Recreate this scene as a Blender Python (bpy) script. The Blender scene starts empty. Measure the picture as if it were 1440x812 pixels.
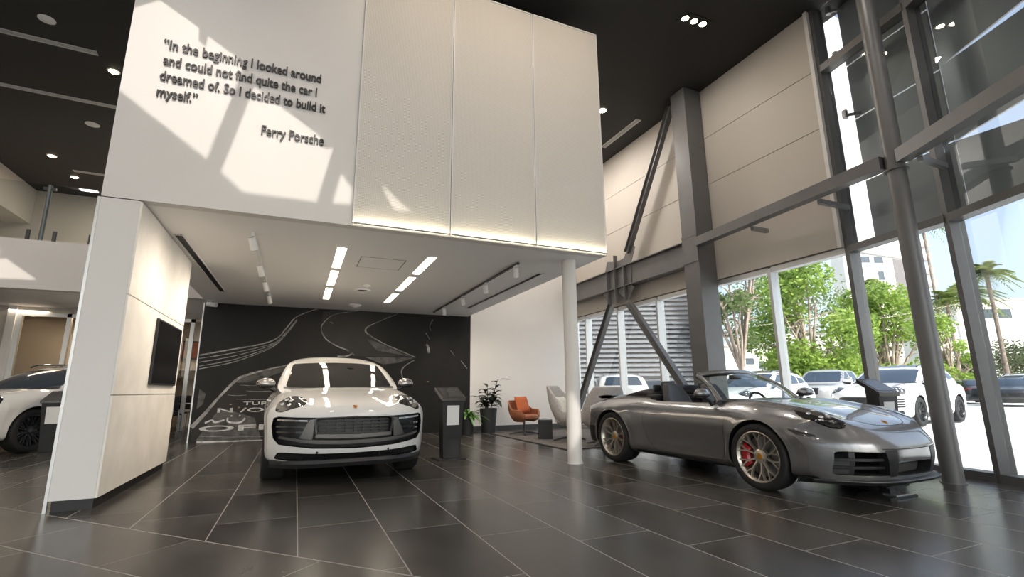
import bpy, bmesh, math, random
import numpy as np
from mathutils import Vector, Matrix
from mathutils.bvhtree import BVHTree
from mathutils.geometry import delaunay_2d_cdt

random.seed(7); np.random.seed(7)
SC = bpy.context.scene
COL = SC.collection
PI = math.pi

# ------------------------------------------------------------------ camera
F_PX = 683.0; CAM_H = 1.05
_up = np.array([692 - 720., 2855 + 406., F_PX]); _up /= np.linalg.norm(_up)
_dp = np.array([416 - 720., -(552 - 406.), F_PX]); _dp -= _up * _dp.dot(_up); _dp /= np.linalg.norm(_dp)
RM = np.array([np.cross(_up, _dp), _dp, _up])          # camera axes to world axes
cam_d = bpy.data.cameras.new('camera'); cam = bpy.data.objects.new('camera', cam_d); COL.objects.link(cam)
cam_d.sensor_width = 36; cam_d.lens = 36 * F_PX / 1440; cam_d.clip_end = 2000; cam_d.clip_start = .05
_c = np.column_stack([RM @ [1, 0, 0], RM @ [0, 1, 0], -(RM @ [0, 0, 1])])
_m = Matrix([list(_c[0]) + [0], list(_c[1]) + [0], list(_c[2]) + [CAM_H], [0, 0, 0, 1]])
cam.matrix_world = _m
SC.camera = cam

# ------------------------------------------------------------------ look
SC.view_settings.view_transform = 'Standard'; SC.view_settings.look = 'None'
SC.view_settings.gamma = 1; SC.view_settings.use_curve_mapping = False
SC.view_settings.exposure = 1.0
SC.cycles.max_bounces = 10; SC.cycles.transparent_max_bounces = 16
SC.cycles.caustics_reflective = False; SC.cycles.caustics_refractive = False
SC.cycles.sample_clamp_indirect = 4

# ------------------------------------------------------------------ sky, sun
SUN = np.array([0.0, .75, -.65]); SUN /= np.linalg.norm(SUN)
w = bpy.data.worlds.new('world'); SC.world = w; w.use_nodes = True
nt = w.node_tree; bg = nt.nodes['Background']
sky = nt.nodes.new('ShaderNodeTexSky'); sky.sky_type = 'NISHITA'; sky.sun_disc = False
sky.sun_elevation = math.asin(-SUN[2]); sky.sun_rotation = math.atan2(-SUN[0], -SUN[1])
sky.air_density = 1.0; sky.dust_density = 4.0; sky.ozone_density = 2.0
hs = nt.nodes.new('ShaderNodeHueSaturation'); hs.inputs['Saturation'].default_value = .62; nt.links.new(sky.outputs[0], hs.inputs['Color']); nt.links.new(hs.outputs[0], bg.inputs[0]); bg.inputs[1].default_value = 0.235
sd = bpy.data.lights.new('sun', 'SUN'); sd.energy = 2.75; sd.angle = math.radians(.55); sd.color = (1, .95, .88)
so = bpy.data.objects.new('sun', sd); COL.objects.link(so)
so.rotation_euler = Vector(SUN).to_track_quat('-Z', 'Y').to_euler()

LIGHT_K = 1.0
def area(name, loc, size, power, color=(1, .93, .85), rot=(0, 0, 0), sizey=None, spread=PI):
    d = bpy.data.lights.new(name, 'AREA'); d.energy = power * LIGHT_K; d.color = color; d.size = size
    if sizey: d.shape = 'RECTANGLE'; d.size_y = sizey
    d.spread = spread
    o = bpy.data.objects.new(name, d); COL.objects.link(o); o.location = loc; o.rotation_euler = rot
    return o
# showroom downlights: a grid recessed in the dark ceiling
for _x in (-7.5, -4.5, 2.6, 5.2):
    for _y in (-2.5, .5, 3.2):
        area('ceiling_downlight_lamp', (_x, _y, 7.27), .5, 11)
for _x, _y, _p in ((5.9, 6.6, 16), (5.9, 9.6, 46), (5.7, 11.4, 34), (-3.6, 7.0, 26), (-6.4, 10.0, 66)):  # unseen lamp nearest the rear wall is added to brighten that wall
    area('ceiling_downlight_lamp', (_x, _y, 7.27), .45, _p)
# wall washers on the mesh screen
for _x in (.9, 2.3, 3.7):
    area('wall_washer_lamp', (_x, 4.6, 7.27), .25, 7, (1, .82, .62), (math.radians(18), 0, 0))

# ------------------------------------------------------------------ geometry helpers
def ray(x, y): return RM @ np.array([x - 720., 406. - y, F_PX])
def ground(x, y, z=0.): d = ray(x, y); return np.array([0, 0, CAM_H]) + d * ((z - CAM_H) / d[2])
def onY(x, y, Y): d = ray(x, y); return np.array([0, 0, CAM_H]) + d * (Y / d[1])
def onX(x, y, X): d = ray(x, y); return np.array([0, 0, CAM_H]) + d * (X / d[0])

class MB:
    """collects shapes; build() links them as one mesh object"""
    def __init__(s): s.v = []; s.f = []; s.mi = []; s.cur = 0
    def add(s, vs, fs):
        b = len(s.v); s.v += [tuple(map(float, p)) for p in vs]
        for f in fs: s.f.append(tuple(b + i for i in f)); s.mi.append(s.cur)
        return s
    def box(s, x0, x1, y0, y1, z0, z1, bev=0):
        if bev: return s.rbox(((x0 + x1) / 2, (y0 + y1) / 2, (z0 + z1) / 2), (x1 - x0, y1 - y0, z1 - z0), bev)
        v = [(x, y, z) for z in (z0, z1) for y in (y0, y1) for x in (x0, x1)]
        return s.add(v, [(0, 2, 3, 1), (4, 5, 7, 6), (0, 1, 5, 4), (2, 6, 7, 3), (0, 4, 6, 2), (1, 3, 7, 5)])
    def rbox(s, c, d, r, M=None, seg=3):
        bm = bmesh.new(); bmesh.ops.create_cube(bm, size=1)
        for q in bm.verts: q.co = Vector((q.co.x * d[0], q.co.y * d[1], q.co.z * d[2]))
        bmesh.ops.bevel(bm, geom=bm.edges[:], offset=min(r, min(d) * .49), segments=seg, affect='EDGES', profile=.5)
        for q in bm.verts:
            q.co = (M @ q.co if M else q.co) + Vector(c)
        return s.bm(bm)
    def bm(s, bm):
        bm.verts.index_update()
        s.add([q.co[:] for q in bm.verts], [[q.index for q in f.verts] for f in bm.faces]); bm.free(); return s
    def bar(s, p0, p1, w, h, up=(0, 0, 1)):
        """rectangular bar from p0 to p1, w sideways, h along up"""
        p0, p1, up = Vector(p0), Vector(p1), Vector(up); d = (p1 - p0).normalized()
        sd_ = d.cross(up).normalized(); u = sd_.cross(d).normalized()
        v = [p + sd_ * a * w / 2 + u * b * h / 2 for p in (p0, p1) for a, b in ((-1, -1), (1, -1), (1, 1), (-1, 1))]
        return s.add([q[:] for q in v], [(3, 2, 1, 0), (4, 5, 6, 7), (0, 1, 5, 4), (1, 2, 6, 5), (2, 3, 7, 6), (3, 0, 4, 7)])
    def tube(s, pts, r, n=12, cap=True, closed=False):
        pts = [Vector(p) for p in pts]; m = len(pts)
        rs = r if isinstance(r, (list, tuple, np.ndarray)) else [r] * m
        vs = []; ref = None
        for i, p in enumerate(pts):
            a = pts[i - 1] if i else (pts[-1] if closed else p); b = pts[i + 1] if i < m - 1 else (pts[0] if closed else p)
            t = (b - a).normalized()
            if ref is None: ref = t.orthogonal().normalized()
            ref = (ref - t * ref.dot(t)).normalized(); q = t.cross(ref)
            for k in range(n):
                a_ = 2 * PI * k / n; vs.append((p + (ref * math.cos(a_) + q * math.sin(a_)) * rs[i])[:])
        fs = []
        for i in range(m if closed else m - 1):
            j = (i + 1) % m
            for k in range(n):
                l = (k + 1) % n; fs.append((i * n + k, i * n + l, j * n + l, j * n + k))
        if cap and not closed:
            fs.append(tuple(range(n))[::-1]); fs.append(tuple(range((m - 1) * n, m * n)))
        return s.add(vs, fs)
    def cyl(s, p0, p1, r, n=24, r1=None): return s.tube([p0, p1], [r, r if r1 is None else r1], n)
    def lathe(s, prof, c=(0, 0, 0), axis='z', n=32, closed=False):
        """prof: (r, h) pairs revolved about an axis through c"""
        vs = []; m = len(prof)
        for k in range(n):
            a = 2 * PI * k / n; ca, sa = math.cos(a), math.sin(a)
            for r, h_ in prof:
                if axis == 'z': p = (r * ca, r * sa, h_)
                elif axis == 'y': p = (r * ca, h_, r * sa)
                else: p = (h_, r * ca, r * sa)
                vs.append((p[0] + c[0], p[1] + c[1], p[2] + c[2]))
        fs = []
        for k in range(n):
            l = (k + 1) % n
            for i in range(m if closed else m - 1):
                j = (i + 1) % m
                fs.append((k * m + i, l * m + i, l * m + j, k * m + j))
        return s.add(vs, fs)
    def prism(s, poly, z0, z1, f=lambda a, b, c: (a, b, c)):
        n = len(poly)
        v = [f(a, b, z0) for a, b in poly] + [f(a, b, z1) for a, b in poly]
        return s.add(v, [tuple(range(n))[::-1], tuple(range(n, 2 * n))] + [(i, (i + 1) % n, n + (i + 1) % n, n + i) for i in range(n)])
    def grid(s, G, flip=False):
        nu, nv = len(G), len(G[0]); vs = [p for row in G for p in row]
        fs = []
        for i in range(nu - 1):
            for j in range(nv - 1):
                q = (i * nv + j, (i + 1) * nv + j, (i + 1) * nv + j + 1, i * nv + j + 1)
                fs.append(q[::-1] if flip else q)
        return s.add(vs, fs)
    def sphere(s, c, r, nu=16, nv=10, sc=(1, 1, 1)):
        pr = [(max(1e-4, math.sin(PI * i / nv)) * r, -math.cos(PI * i / nv) * r) for i in range(nv + 1)]
        b = len(s.v); s.lathe(pr, (0, 0, 0), 'z', nu)
        s.v[b:] = [(p[0] * sc[0] + c[0], p[1] * sc[1] + c[1], p[2] * sc[2] + c[2]) for p in s.v[b:]]
        return s
    def build(s, name, mat, parent=None, smooth=None, loc=None, fix=True, bevel=0):
        me = bpy.data.meshes.new(name); me.from_pydata(s.v, [], s.f)
        mats = mat if isinstance(mat, (list, tuple)) else [mat]
        for m_ in mats: me.materials.append(m_)
        if len(mats) > 1: me.polygons.foreach_set('material_index', s.mi)
        if fix:
            bm = bmesh.new(); bm.from_mesh(me); bmesh.ops.recalc_face_normals(bm, faces=bm.faces[:])
            if bevel:
                bmesh.ops.bevel(bm, geom=[e for e in bm.edges if len(e.link_faces) == 2 and e.calc_face_angle(0) > .5], offset=bevel, segments=2, affect='EDGES', profile=.5)
            bm.to_mesh(me); bm.free()
        if smooth is not None:
            me.polygons.foreach_set('use_smooth', [True] * len(me.polygons))
            me.set_sharp_from_angle(angle=math.radians(smooth))
        me.update()
        o = bpy.data.objects.new(name, me); COL.objects.link(o)
        if parent: o.parent = parent
        if loc is not None: o.location = loc
        return o

def tag(o, label=None, cat=None, group=None, kind=None):
    if label: o['label'] = label
    if cat: o['category'] = cat
    if group: o['group'] = group
    if kind: o['kind'] = kind
    return o
def thing(name, label, cat, loc=(0, 0, 0), rz=0, group=None):
    o = bpy.data.objects.new(name, None); COL.objects.link(o); o.empty_display_size = .1
    o.location = loc; o.rotation_euler = (0, 0, rz)
    return tag(o, label, cat, group)
def struct(mb, name, mat, parent=None, **k):
    o = mb.build(name, mat, parent, **k)
    if parent is None: o['kind'] = 'structure'
    return o
def copy_tree(o, parent=None):
    c = o.copy(); COL.objects.link(c)
    if parent: c.parent = parent
    for ch in [x for x in KIDS(o)]: copy_tree(ch, c)
    return c
def KIDS(o): return [x for x in COL.objects if x.parent == o]
def dup(o, loc, rz, label, group=None):
    c = copy_tree(o); c.location = loc; c.rotation_euler = (0, 0, rz); c['label'] = label
    if group: c['group'] = group
    return c

# ------------------------------------------------------------------ materials
def mat(name, col, rough=.5, metal=0., spec=.5, coat=0., coat_r=.03, emit=None, es=0., noise=None, bump=None, sub=0, trans=0., alpha=1., aniso=0):
    m = bpy.data.materials.new(name); m.use_nodes = True; n = m.node_tree.nodes; L = m.node_tree.links
    b = n['Principled BSDF']; c4 = (*col, 1)
    b.inputs['Base Color'].default_value = c4; b.inputs['Roughness'].default_value = rough; b.inputs['Metallic'].default_value = metal
    b.inputs['Specular IOR Level'].default_value = spec; b.inputs['Coat Weight'].default_value = coat; b.inputs['Coat Roughness'].default_value = coat_r
    b.inputs['Transmission Weight'].default_value = trans; b.inputs['Alpha'].default_value = alpha
    if emit: b.inputs['Emission Color'].default_value = (*emit, 1); b.inputs['Emission Strength'].default_value = es
    if noise or bump:
        tc = n.new('ShaderNodeTexCoord'); out = tc.outputs['Object']
    if noise:      # (scale, amount)
        t = n.new('ShaderNodeTexNoise'); t.inputs['Scale'].default_value = noise[0]; t.inputs['Detail'].default_value = 6
        L.new(out, t.inputs['Vector'])
        r = n.new('ShaderNodeValToRGB'); a = noise[1]
        r.color_ramp.elements[0].position = .3; r.color_ramp.elements[1].position = .7
        r.color_ramp.elements[0].color = (*[max(0, c * (1 - a)) for c in col], 1)
        r.color_ramp.elements[1].color = (*[min(1, c * (1 + a)) for c in col], 1)
        L.new(t.outputs['Fac'], r.inputs[0]); L.new(r.outputs[0], b.inputs['Base Color'])
    if bump:       # (scale, strength)
        t = n.new('ShaderNodeTexNoise'); t.inputs['Scale'].default_value = bump[0]; t.inputs['Detail'].default_value = 5
        L.new(out, t.inputs['Vector'])
        bp = n.new('ShaderNodeBump'); bp.inputs['Strength'].default_value = bump[1]; bp.inputs['Distance'].default_value = .01
        L.new(t.outputs['Fac'], bp.inputs['Height']); L.new(bp.outputs[0], b.inputs['Normal'])
    return m
def glass_mat(name, tint=(.82, .87, .87), refl=.5, rough=0.):
    """thin sheet: tinted see-through with a fresnel mirror coat"""
    m = bpy.data.materials.new(name); m.use_nodes = True; n = m.node_tree.nodes; L = m.node_tree.links
    n.remove(n['Principled BSDF']); out = n['Material Output']
    t = n.new('ShaderNodeBsdfTransparent'); t.inputs[0].default_value = (*tint, 1)
    g = n.new('ShaderNodeBsdfGlossy'); g.inputs['Roughness'].default_value = rough
    f = n.new('ShaderNodeFresnel'); f.inputs[0].default_value = 1.45
    k = n.new('ShaderNodeMath'); k.operation = 'MULTIPLY'; k.inputs[1].default_value = refl; L.new(f.outputs[0], k.inputs[0])
    mx = n.new('ShaderNodeMixShader'); L.new(k.outputs[0], mx.inputs[0]); L.new(t.outputs[0], mx.inputs[1]); L.new(g.outputs[0], mx.inputs[2])
    L.new(mx.outputs[0], out.inputs[0]); return m

def floor_mat():
    m = bpy.data.materials.new('slate_tiles'); m.use_nodes = True; n = m.node_tree.nodes; L = m.node_tree.links; b = n['Principled BSDF']
    geo = n.new('ShaderNodeNewGeometry'); sp = n.new('ShaderNodeSeparateXYZ'); L.new(geo.outputs['Position'], sp.inputs[0])
    def M(op, a, b_=None, c=None):
        q = n.new('ShaderNodeMath'); q.operation = op
        for i, x in enumerate((a, b_, c)):
            if x is None: continue
            if isinstance(x, (int, float)): q.inputs[i].default_value = x
            else: L.new(x, q.inputs[i])
        return q.outputs[0]
    X, Y = sp.outputs[0], sp.outputs[1]
    nd = M('ADD', M('MULTIPLY', X, .729), M('MULTIPLY', Y, .684))      # across the seam
    al = M('ADD', M('MULTIPLY', X, .684), M('MULTIPLY', Y, -.729))     # along the seam
    msk = M('LESS_THAN', nd, 2.611)
    def sel(a, b_): return M('ADD', M('MULTIPLY', msk, M('SUBTRACT', b_, a)), a)
    u = sel(M('SUBTRACT', X, .09), M('SUBTRACT', nd, 2.611)); v = sel(Y, al)
    row = M('FLOOR', M('DIVIDE', u, .61)); fu = M('MULTIPLY', M('FRACT', M('DIVIDE', u, .61)), .61)
    vv = M('DIVIDE', M('ADD', M('SUBTRACT', v, 4.46), M('MULTIPLY', row, .407)), 1.22)
    colm = M('FLOOR', vv); fv = M('MULTIPLY', M('FRACT', vv), 1.22)
    eu = M('MINIMUM', fu, M('SUBTRACT', .61, fu)); ev = M('MINIMUM', fv, M('SUBTRACT', 1.22, fv))
    gr = M('LESS_THAN', M('MINIMUM', eu, M('ADD', ev, .0016)), .0042)
    seam = M('LESS_THAN', M('ABSOLUTE', M('SUBTRACT', nd, 2.611)), .006)
    gr = M('MAXIMUM', gr, seam)
    cb = n.new('ShaderNodeCombineXYZ'); L.new(row, cb.inputs[0]); L.new(colm, cb.inputs[1]); L.new(msk, cb.inputs[2])
    wn = n.new('ShaderNodeTexWhiteNoise'); L.new(cb.outputs[0], wn.inputs['Vector'])
    ns = n.new('ShaderNodeTexNoise'); ns.inputs['Scale'].default_value = 2.2; ns.inputs['Detail'].default_value = 8; ns.inputs['Roughness'].default_value = .65
    mp = n.new('ShaderNodeVectorMath'); mp.operation = 'MULTIPLY_ADD'; mp.inputs[1].default_value = (1, .45, 1)
    L.new(geo.outputs['Position'], mp.inputs[0]); L.new(wn.outputs['Color'], mp.inputs[2]); L.new(mp.outputs[0], ns.inputs['Vector'])
    tone = M('ADD', M('MULTIPLY', ns.outputs['Fac'], .75), M('MULTIPLY', wn.outputs['Value'], .3))
    r = n.new('ShaderNodeValToRGB'); r.color_ramp.elements[0].position = .25; r.color_ramp.elements[1].position = .85
    r.color_ramp.elements[0].color = (.017, .0155, .0142, 1); r.color_ramp.elements[1].color = (.098, .090, .081, 1)
    L.new(tone, r.inputs[0])
    mx = n.new('ShaderNodeMix'); mx.data_type = 'RGBA'; L.new(gr, mx.inputs['Factor']); L.new(r.outputs[0], mx.inputs['A']); mx.inputs['B'].default_value = (.29, .27, .25, 1)
    L.new(mx.outputs['Result'], b.inputs['Base Color'])
    rr = M('ADD', M('MULTIPLY', ns.outputs['Fac'], .14), .17); L.new(M('MAXIMUM', rr, M('MULTIPLY', gr, .7)), b.inputs['Roughness'])
    bp = n.new('ShaderNodeBump'); bp.inputs['Strength'].default_value = .05; bp.inputs['Distance'].default_value = .004
    L.new(M('SUBTRACT', M('MULTIPLY', ns.outputs['Fac'], .06), gr), bp.inputs['Height']); L.new(bp.outputs[0], b.inputs['Normal'])
    b.inputs['Specular IOR Level'].default_value = .26
    return m

def screen_mat():
    """expanded metal: white strands with small diamond openings"""
    m = mat('expanded_metal', (.74, .70, .64), .45); n = m.node_tree.nodes; L = m.node_tree.links; b = n['Principled BSDF']
    tc = n.new('ShaderNodeTexCoord'); mp = n.new('ShaderNodeMapping'); L.new(tc.outputs['Object'], mp.inputs[0]); mp.inputs['Rotation'].default_value = (0, 0, 0)
    sp = n.new('ShaderNodeSeparateXYZ'); L.new(mp.outputs[0], sp.inputs[0])
    def M(op, a, b_=None):
        q = n.new('ShaderNodeMath'); q.operation = op
        for i, x in enumerate((a, b_)):
            if x is None: continue
            if isinstance(x, (int, float)): q.inputs[i].default_value = x
            else: L.new(x, q.inputs[i])
        return q.outputs[0]
    a = M('SINE', M('MULTIPLY', M('ADD', sp.outputs[0], M('MULTIPLY', sp.outputs[2], .6)), 250.)); c = M('SINE', M('MULTIPLY', M('SUBTRACT', sp.outputs[0], M('MULTIPLY', sp.outputs[2], .6)), 250.))
    h = M('MULTIPLY', a, c)
    r = n.new('ShaderNodeValToRGB'); r.color_ramp.elements[0].position = .35; r.color_ramp.elements[1].position = .6
    r.color_ramp.elements[0].color = (.60, .56, .51, 1); r.color_ramp.elements[1].color = (.78, .74, .68, 1)
    L.new(M('MULTIPLY', M('ADD', h, 1.), .5), r.inputs[0]); L.new(r.outputs[0], b.inputs['Base Color'])
    bp = n.new('ShaderNodeBump'); bp.inputs['Strength'].default_value = .5; bp.inputs['Distance'].default_value = .004
    L.new(h, bp.inputs['Height']); L.new(bp.outputs[0], b.inputs['Normal'])
    return m

MT = dict(
    floor=floor_mat(), screen=screen_mat(),
    white=mat('white_wall_paint', (.74, .71, .68), .55, noise=(.8, .03)),
    soffit=mat('soffit_paint', (.90, .885, .87), .6),
    ceil=mat('charcoal_ceiling_paint', (.015, .014, .013), .7),
    panel=mat('warm_grey_wall_panel', (.50, .455, .40), .55, noise=(.5, .04)),
    joint=mat('panel_joint', (.20, .18, .16), .8),
    concrete=mat('pale_concrete_panel', (.82, .78, .72), .55, noise=(2.5, .08), bump=(40, .05)),
    steel=mat('grey_painted_steel', (.155, .152, .15), .42, .3, noise=(3, .08)),
    alu=mat('anodised_aluminium', (.30, .30, .30), .38, .6),
    alulite=mat('pale_aluminium', (.62, .62, .61), .35, .5),
    black=mat('black_matt', (.012, .012, .013), .5), blackgloss=mat('black_gloss', (.008, .008, .009), .12, coat=.6),
    darkgrey=mat('dark_grey_plastic', (.045, .045, .048), .45),
    glass=glass_mat('window_glass', (.88, .91, .92), .30), glassdoor=glass_mat('office_glass', (.62, .58, .52), 1.3),
    mural=mat('mural_print', (.012, .0105, .010), .5, spec=.25, noise=(1.2, .25)),
    chalk=mat('mural_chalk_line', (.30, .29, .28), .6, noise=(9, .6)), chalkdim=mat('mural_dim_line', (.085, .08, .075), .6, noise=(6, .7)),
    chalkw=mat('mural_white_line', (.62, .61, .60), .6, noise=(14, .3)),
    mroad=mat('mural_road_grey', (.032, .029, .027), .5, spec=.25, noise=(1.5, .35)), mgold=mat('mural_gold_speck', (.42, .27, .08), .5),
    led=mat('led_diffuser', (1, 1, 1), .5, emit=(1, .86, .66), es=3.5), ledstrip=mat('led_strip', (1, 1, 1), .5, emit=(1, .88, .62), es=14),
    spotled=mat('downlight_lens', (1, 1, 1), .4, emit=(1, .78, .5), es=25), dimled=mat('panel_glow', (1, 1, 1), .4, emit=(1, .85, .65), es=3),
    fixture=mat('white_fixture', (.78, .77, .75), .4), chrome=mat('chrome', (.75, .75, .76), .1, 1),
    paper=mat('white_card', (.85, .84, .82), .5), letter=mat('black_letter', (.010, .010, .010), .4),
    screenoff=mat('dark_display', (.006, .006, .007), .22, spec=.3), screenlit=mat('pale_display', (.06, .06, .065), .1, coat=.5),
    wood=mat('walnut', (.20, .075, .035), .45, noise=(6, .3)),
)
# ================================================================== room shell
CEIL = 7.3; WX = 7.5; SOF = 3.06; BY = 5.96; BX0 = -1.98; BX1 = 4.185; BTOP = 6.88; MY = 12.62
struct(MB().box(-13, 7.62, -4.3, 22, -.12, 0), 'floor', MT['floor'])

# ceiling slab with unseen openings added to shape the sun patches (back-projected along the sun from where the daylight lands)
def up_to_roof(p):
    p = np.array(p, float); t = (p[2] - CEIL) / SUN[2]; q = p - SUN * t; return (q[0], q[1])
wallpt = lambda x, z: (x, BY, z)
def solidroof():
    sun_holes = []
    for poly in ([(-1.759, 5.457), (-1.35, 5.22), (-1.34, 5.05), (-1.26, 5.0), (-1.25, 5.14), (-.844, 4.893), (-1.111, 3.592), (-2.3, 4.46), (-2.3, 5.0)],
                 [(-.722, 4.621), (.05, 4.13), (.045, 4.02), (.13, 3.98), (.19, 4.02), (.191, 3.957), (.058, 3.264), (-.722, 3.257), (-.96, 3.466)],
                 [(.315, 3.695), (.452, 3.511), (.448, 3.286), (.234, 3.272)],
                 [(.783, 3.624), (1.203, 3.272), (.958, 3.266)]):
        sun_holes.append([up_to_roof(wallpt(*p)) for p in poly])
    for poly in ([(2.74, 8.07), (3.50, 9.09), (3.69, 7.95), (3.03, 6.9)], [(3.2, 6.95), (3.60, 7.75), (4.02, 6.98), (3.53, 6.37)], [(2.20, 7.75), (2.34, 8.0), (2.47, 7.75), (2.33, 7.5)]):
        sun_holes.append([up_to_roof((x, y, 0)) for x, y in poly])
    sun_holes.append([up_to_roof((x, 14.0, z)) for x, z in ((-6.6, 4.6), (-6.05, 3.96), (-5.5, 3.55), (-6.9, 3.50))])
    outer = [(-13, -4.2), (8.0, -4.2), (8.0, 22), (-13, 22)]
    pts = list(outer); edges = [(i, (i + 1) % 4) for i in range(4)]
    for h_ in sun_holes:
        b = len(pts); pts += h_; edges += [(b + i, b + (i + 1) % len(h_)) for i in range(len(h_))]
    vs, es, fs, *_ = delaunay_2d_cdt([Vector(p) for p in pts], edges, [], 0, 1e-5)
    def inside(p, poly):
        c = False; n_ = len(poly)
        for i in range(n_):
            a, b = poly[i], poly[i - 1]
            if (a[1] > p[1]) != (b[1] > p[1]) and p[0] < (b[0] - a[0]) * (p[1] - a[1]) / (b[1] - a[1]) + a[0]: c = not c
        return c
    mb = MB(); keep = []
    for f in fs:
        c = sum((vs[i] for i in f), Vector((0, 0))) / len(f)
        if not any(inside(c, h_) for h_ in sun_holes): keep.append(f)
    n_ = len(vs)
    mb.add([(v.x, v.y, CEIL) for v in vs] + [(v.x, v.y, CEIL + .02) for v in vs], [])
    cnt = {}
    for f in keep:
        mb.f.append(tuple(f)[::-1]); mb.mi.append(0); mb.f.append(tuple(n_ + i for i in f)); mb.mi.append(0)
        for i in range(len(f)):
            e = (f[i], f[(i + 1) % len(f)]); cnt[e] = 1
    for (a, b) in cnt:
        if (b, a) not in cnt: mb.f.append((a, b, n_ + b, n_ + a)); mb.mi.append(0)
    return mb
struct(solidroof(), 'ceiling', MT['ceil'])

MT['suntint'] = glass_mat('sun_tint_sheet', (.82, .81, .80), .3)
struct(MB().box(-12.5, 7.5, -3.9, 14.0, CEIL + .06, CEIL + .07), 'window_11', MT['suntint'])  # added sheet over the ceiling openings, only there to dim the sun
# unseen sides of the hall (behind the camera and far left)
struct(MB().box(-13, 7.0, -4.3, -4.1, 4.6, CEIL).box(-13, 7.0, -4.3, -4.1, 0, .1), 'wall_front', MT['white'])
fw_ = MB()
for k in range(11): fw_.box(-13 + k * 2 - .04, -13 + k * 2 + .04, -4.3, -4.1, .1, 4.6)
o = struct(fw_, 'window_10', MT['steel']); MB().box(-13, 7.0, -4.21, -4.20, .1, 4.6).build('glass', MT['glass'], o)  # unseen glazing, made tall to bring more daylight into the bay
struct(MB().box(-13.1, -12.9, -4.2, 22, 0, CEIL), 'wall_left', MT['white'])
struct(MB().box(-13, 2, 21.8, 22, 0, CEIL), 'wall_back', MT['panel'])
struct(MB().bar((6.75, 1.45, CEIL / 2), (8.0, 1.0, CEIL / 2), .2, CEIL).bar((6.72, 1.55, CEIL / 2), (6.85, -4.2, CEIL / 2), .2, CEIL), 'wall_side_and_sun_wing', MT['white'])  # outward wing is added, unseen, to keep sun off the near bays

# upper volume (box) over the display bay
bx = MB().box(BX0, .47, BY, 6.1, SOF - .02, BTOP)
bx.box(.47, BX1 - .005, BY + .004, 6.1, SOF - .02, BTOP - .01)
bx.box(BX0, BX0 + .12, 6.1, MY, SOF, BTOP).box(BX1 - .12, BX1 - .005, 6.1, MY, SOF, BTOP)
struct(bx, 'wall_upper_volume', MT['white'])
struct(MB().box(BX0 + .005, BX1 - .01, 6.0, MY + .1, BTOP - .12, BTOP - .02), 'trim_upper_volume_top', MT['ceil'])
sof = MB().box(BX0 + .002, BX1 - .006, 6.1, MY, SOF - .02, SOF + .1)
struct(sof, 'ceiling_display_bay', MT['soffit'])
# mesh screen of three framed panels
xs = [.475, 1.715, 2.985, 4.185]
for k in range(3):
    t = thing('mesh_screen_panel', ['white expanded metal screen panel beside the lettered wall', 'middle one of the three white metal mesh screen panels', 'white mesh screen panel at the right end of the overhead volume'][k], 'mesh panel', (xs[k], BY - .02, SOF + .03), group='mesh screen panels')
    wd = xs[k + 1] - xs[k] - .01
    MB().box(.012, wd - .012, .0, .016, .0, BTOP - SOF - .05).build('mesh', MT['screen'], t)
    fr = MB()
    fr.box(0, .014, -.012, .02, -.02, BTOP - SOF - .03).box(wd - .014, wd, -.012, .02, -.02, BTOP - SOF - .03)
    fr.box(0, wd, -.012, .02, BTOP - SOF - .05, BTOP - SOF - .03)
    fr.build('frame', MT['fixture'], t)
    MB().box(.02, wd - .02, -.05, -.002, -.03, -.018).build('ledge', MT['fixture'], t)
    MB().box(.03, wd - .03, -.036, -.012, -.018, -.010).build('led_strip', MT['ledstrip'], t)

# pier with portrait panels
p = MB().box(-1.98, -1.645, BY + .005, 8.66, .10, SOF - .03)
struct(p, 'wall_pier', MT['white'])
pl = MB().box(-1.96, -1.655, BY + .03, 8.64, 0, .10); struct(pl, 'baseboard_pier', MT['black'])
sp_ = MB()
for z0, z1 in ((.10, 1.030), (1.042, 2.030), (2.042, SOF - .035)): sp_.box(-1.645, -1.625, BY + .012, 8.66, z0, z1)
struct(sp_, 'trim_pier_cladding', MT['concrete'])
struct(MB().box(-2.005, -1.98, BY, BY + .03, .0, SOF - .03), 'trim_pier_edge', MT['alulite'])
tv = thing('wall_screen', 'black flat screen set into the pale clad side of the pier', 'screen', (-1.625, 7.13, 1.55))
MB().box(0, .03, 0, 1.32, -.40, .40, bev=.006).build('housing', MT['black'], tv)
MB().box(.03, .032, .02, 1.30, -.38, .38).build('display', MT['screenoff'], tv)

# mural wall, white rear wall
struct(MB().box(BX0 - .04, 4.27, MY, MY + .15, 0, SOF + .1), 'wall_mural', MT['black'])
struct(MB().box(BX0 - .065, BX0 - .042, MY - .01, MY + .16, 0, SOF - .02), 'trim_mural_edge', MT['alulite'])
struct(MB().box(4.27, 7.62, MY, MY + .15, 0, CEIL).box(BX0, 4.27, MY + .01, MY + .15, SOF + .1, CEIL), 'wall_rear', MT['white'])
struct(MB().box(4.28, 7.5, MY - .02, MY, 0, .12), 'baseboard_rear', MT['darkgrey'])

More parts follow.
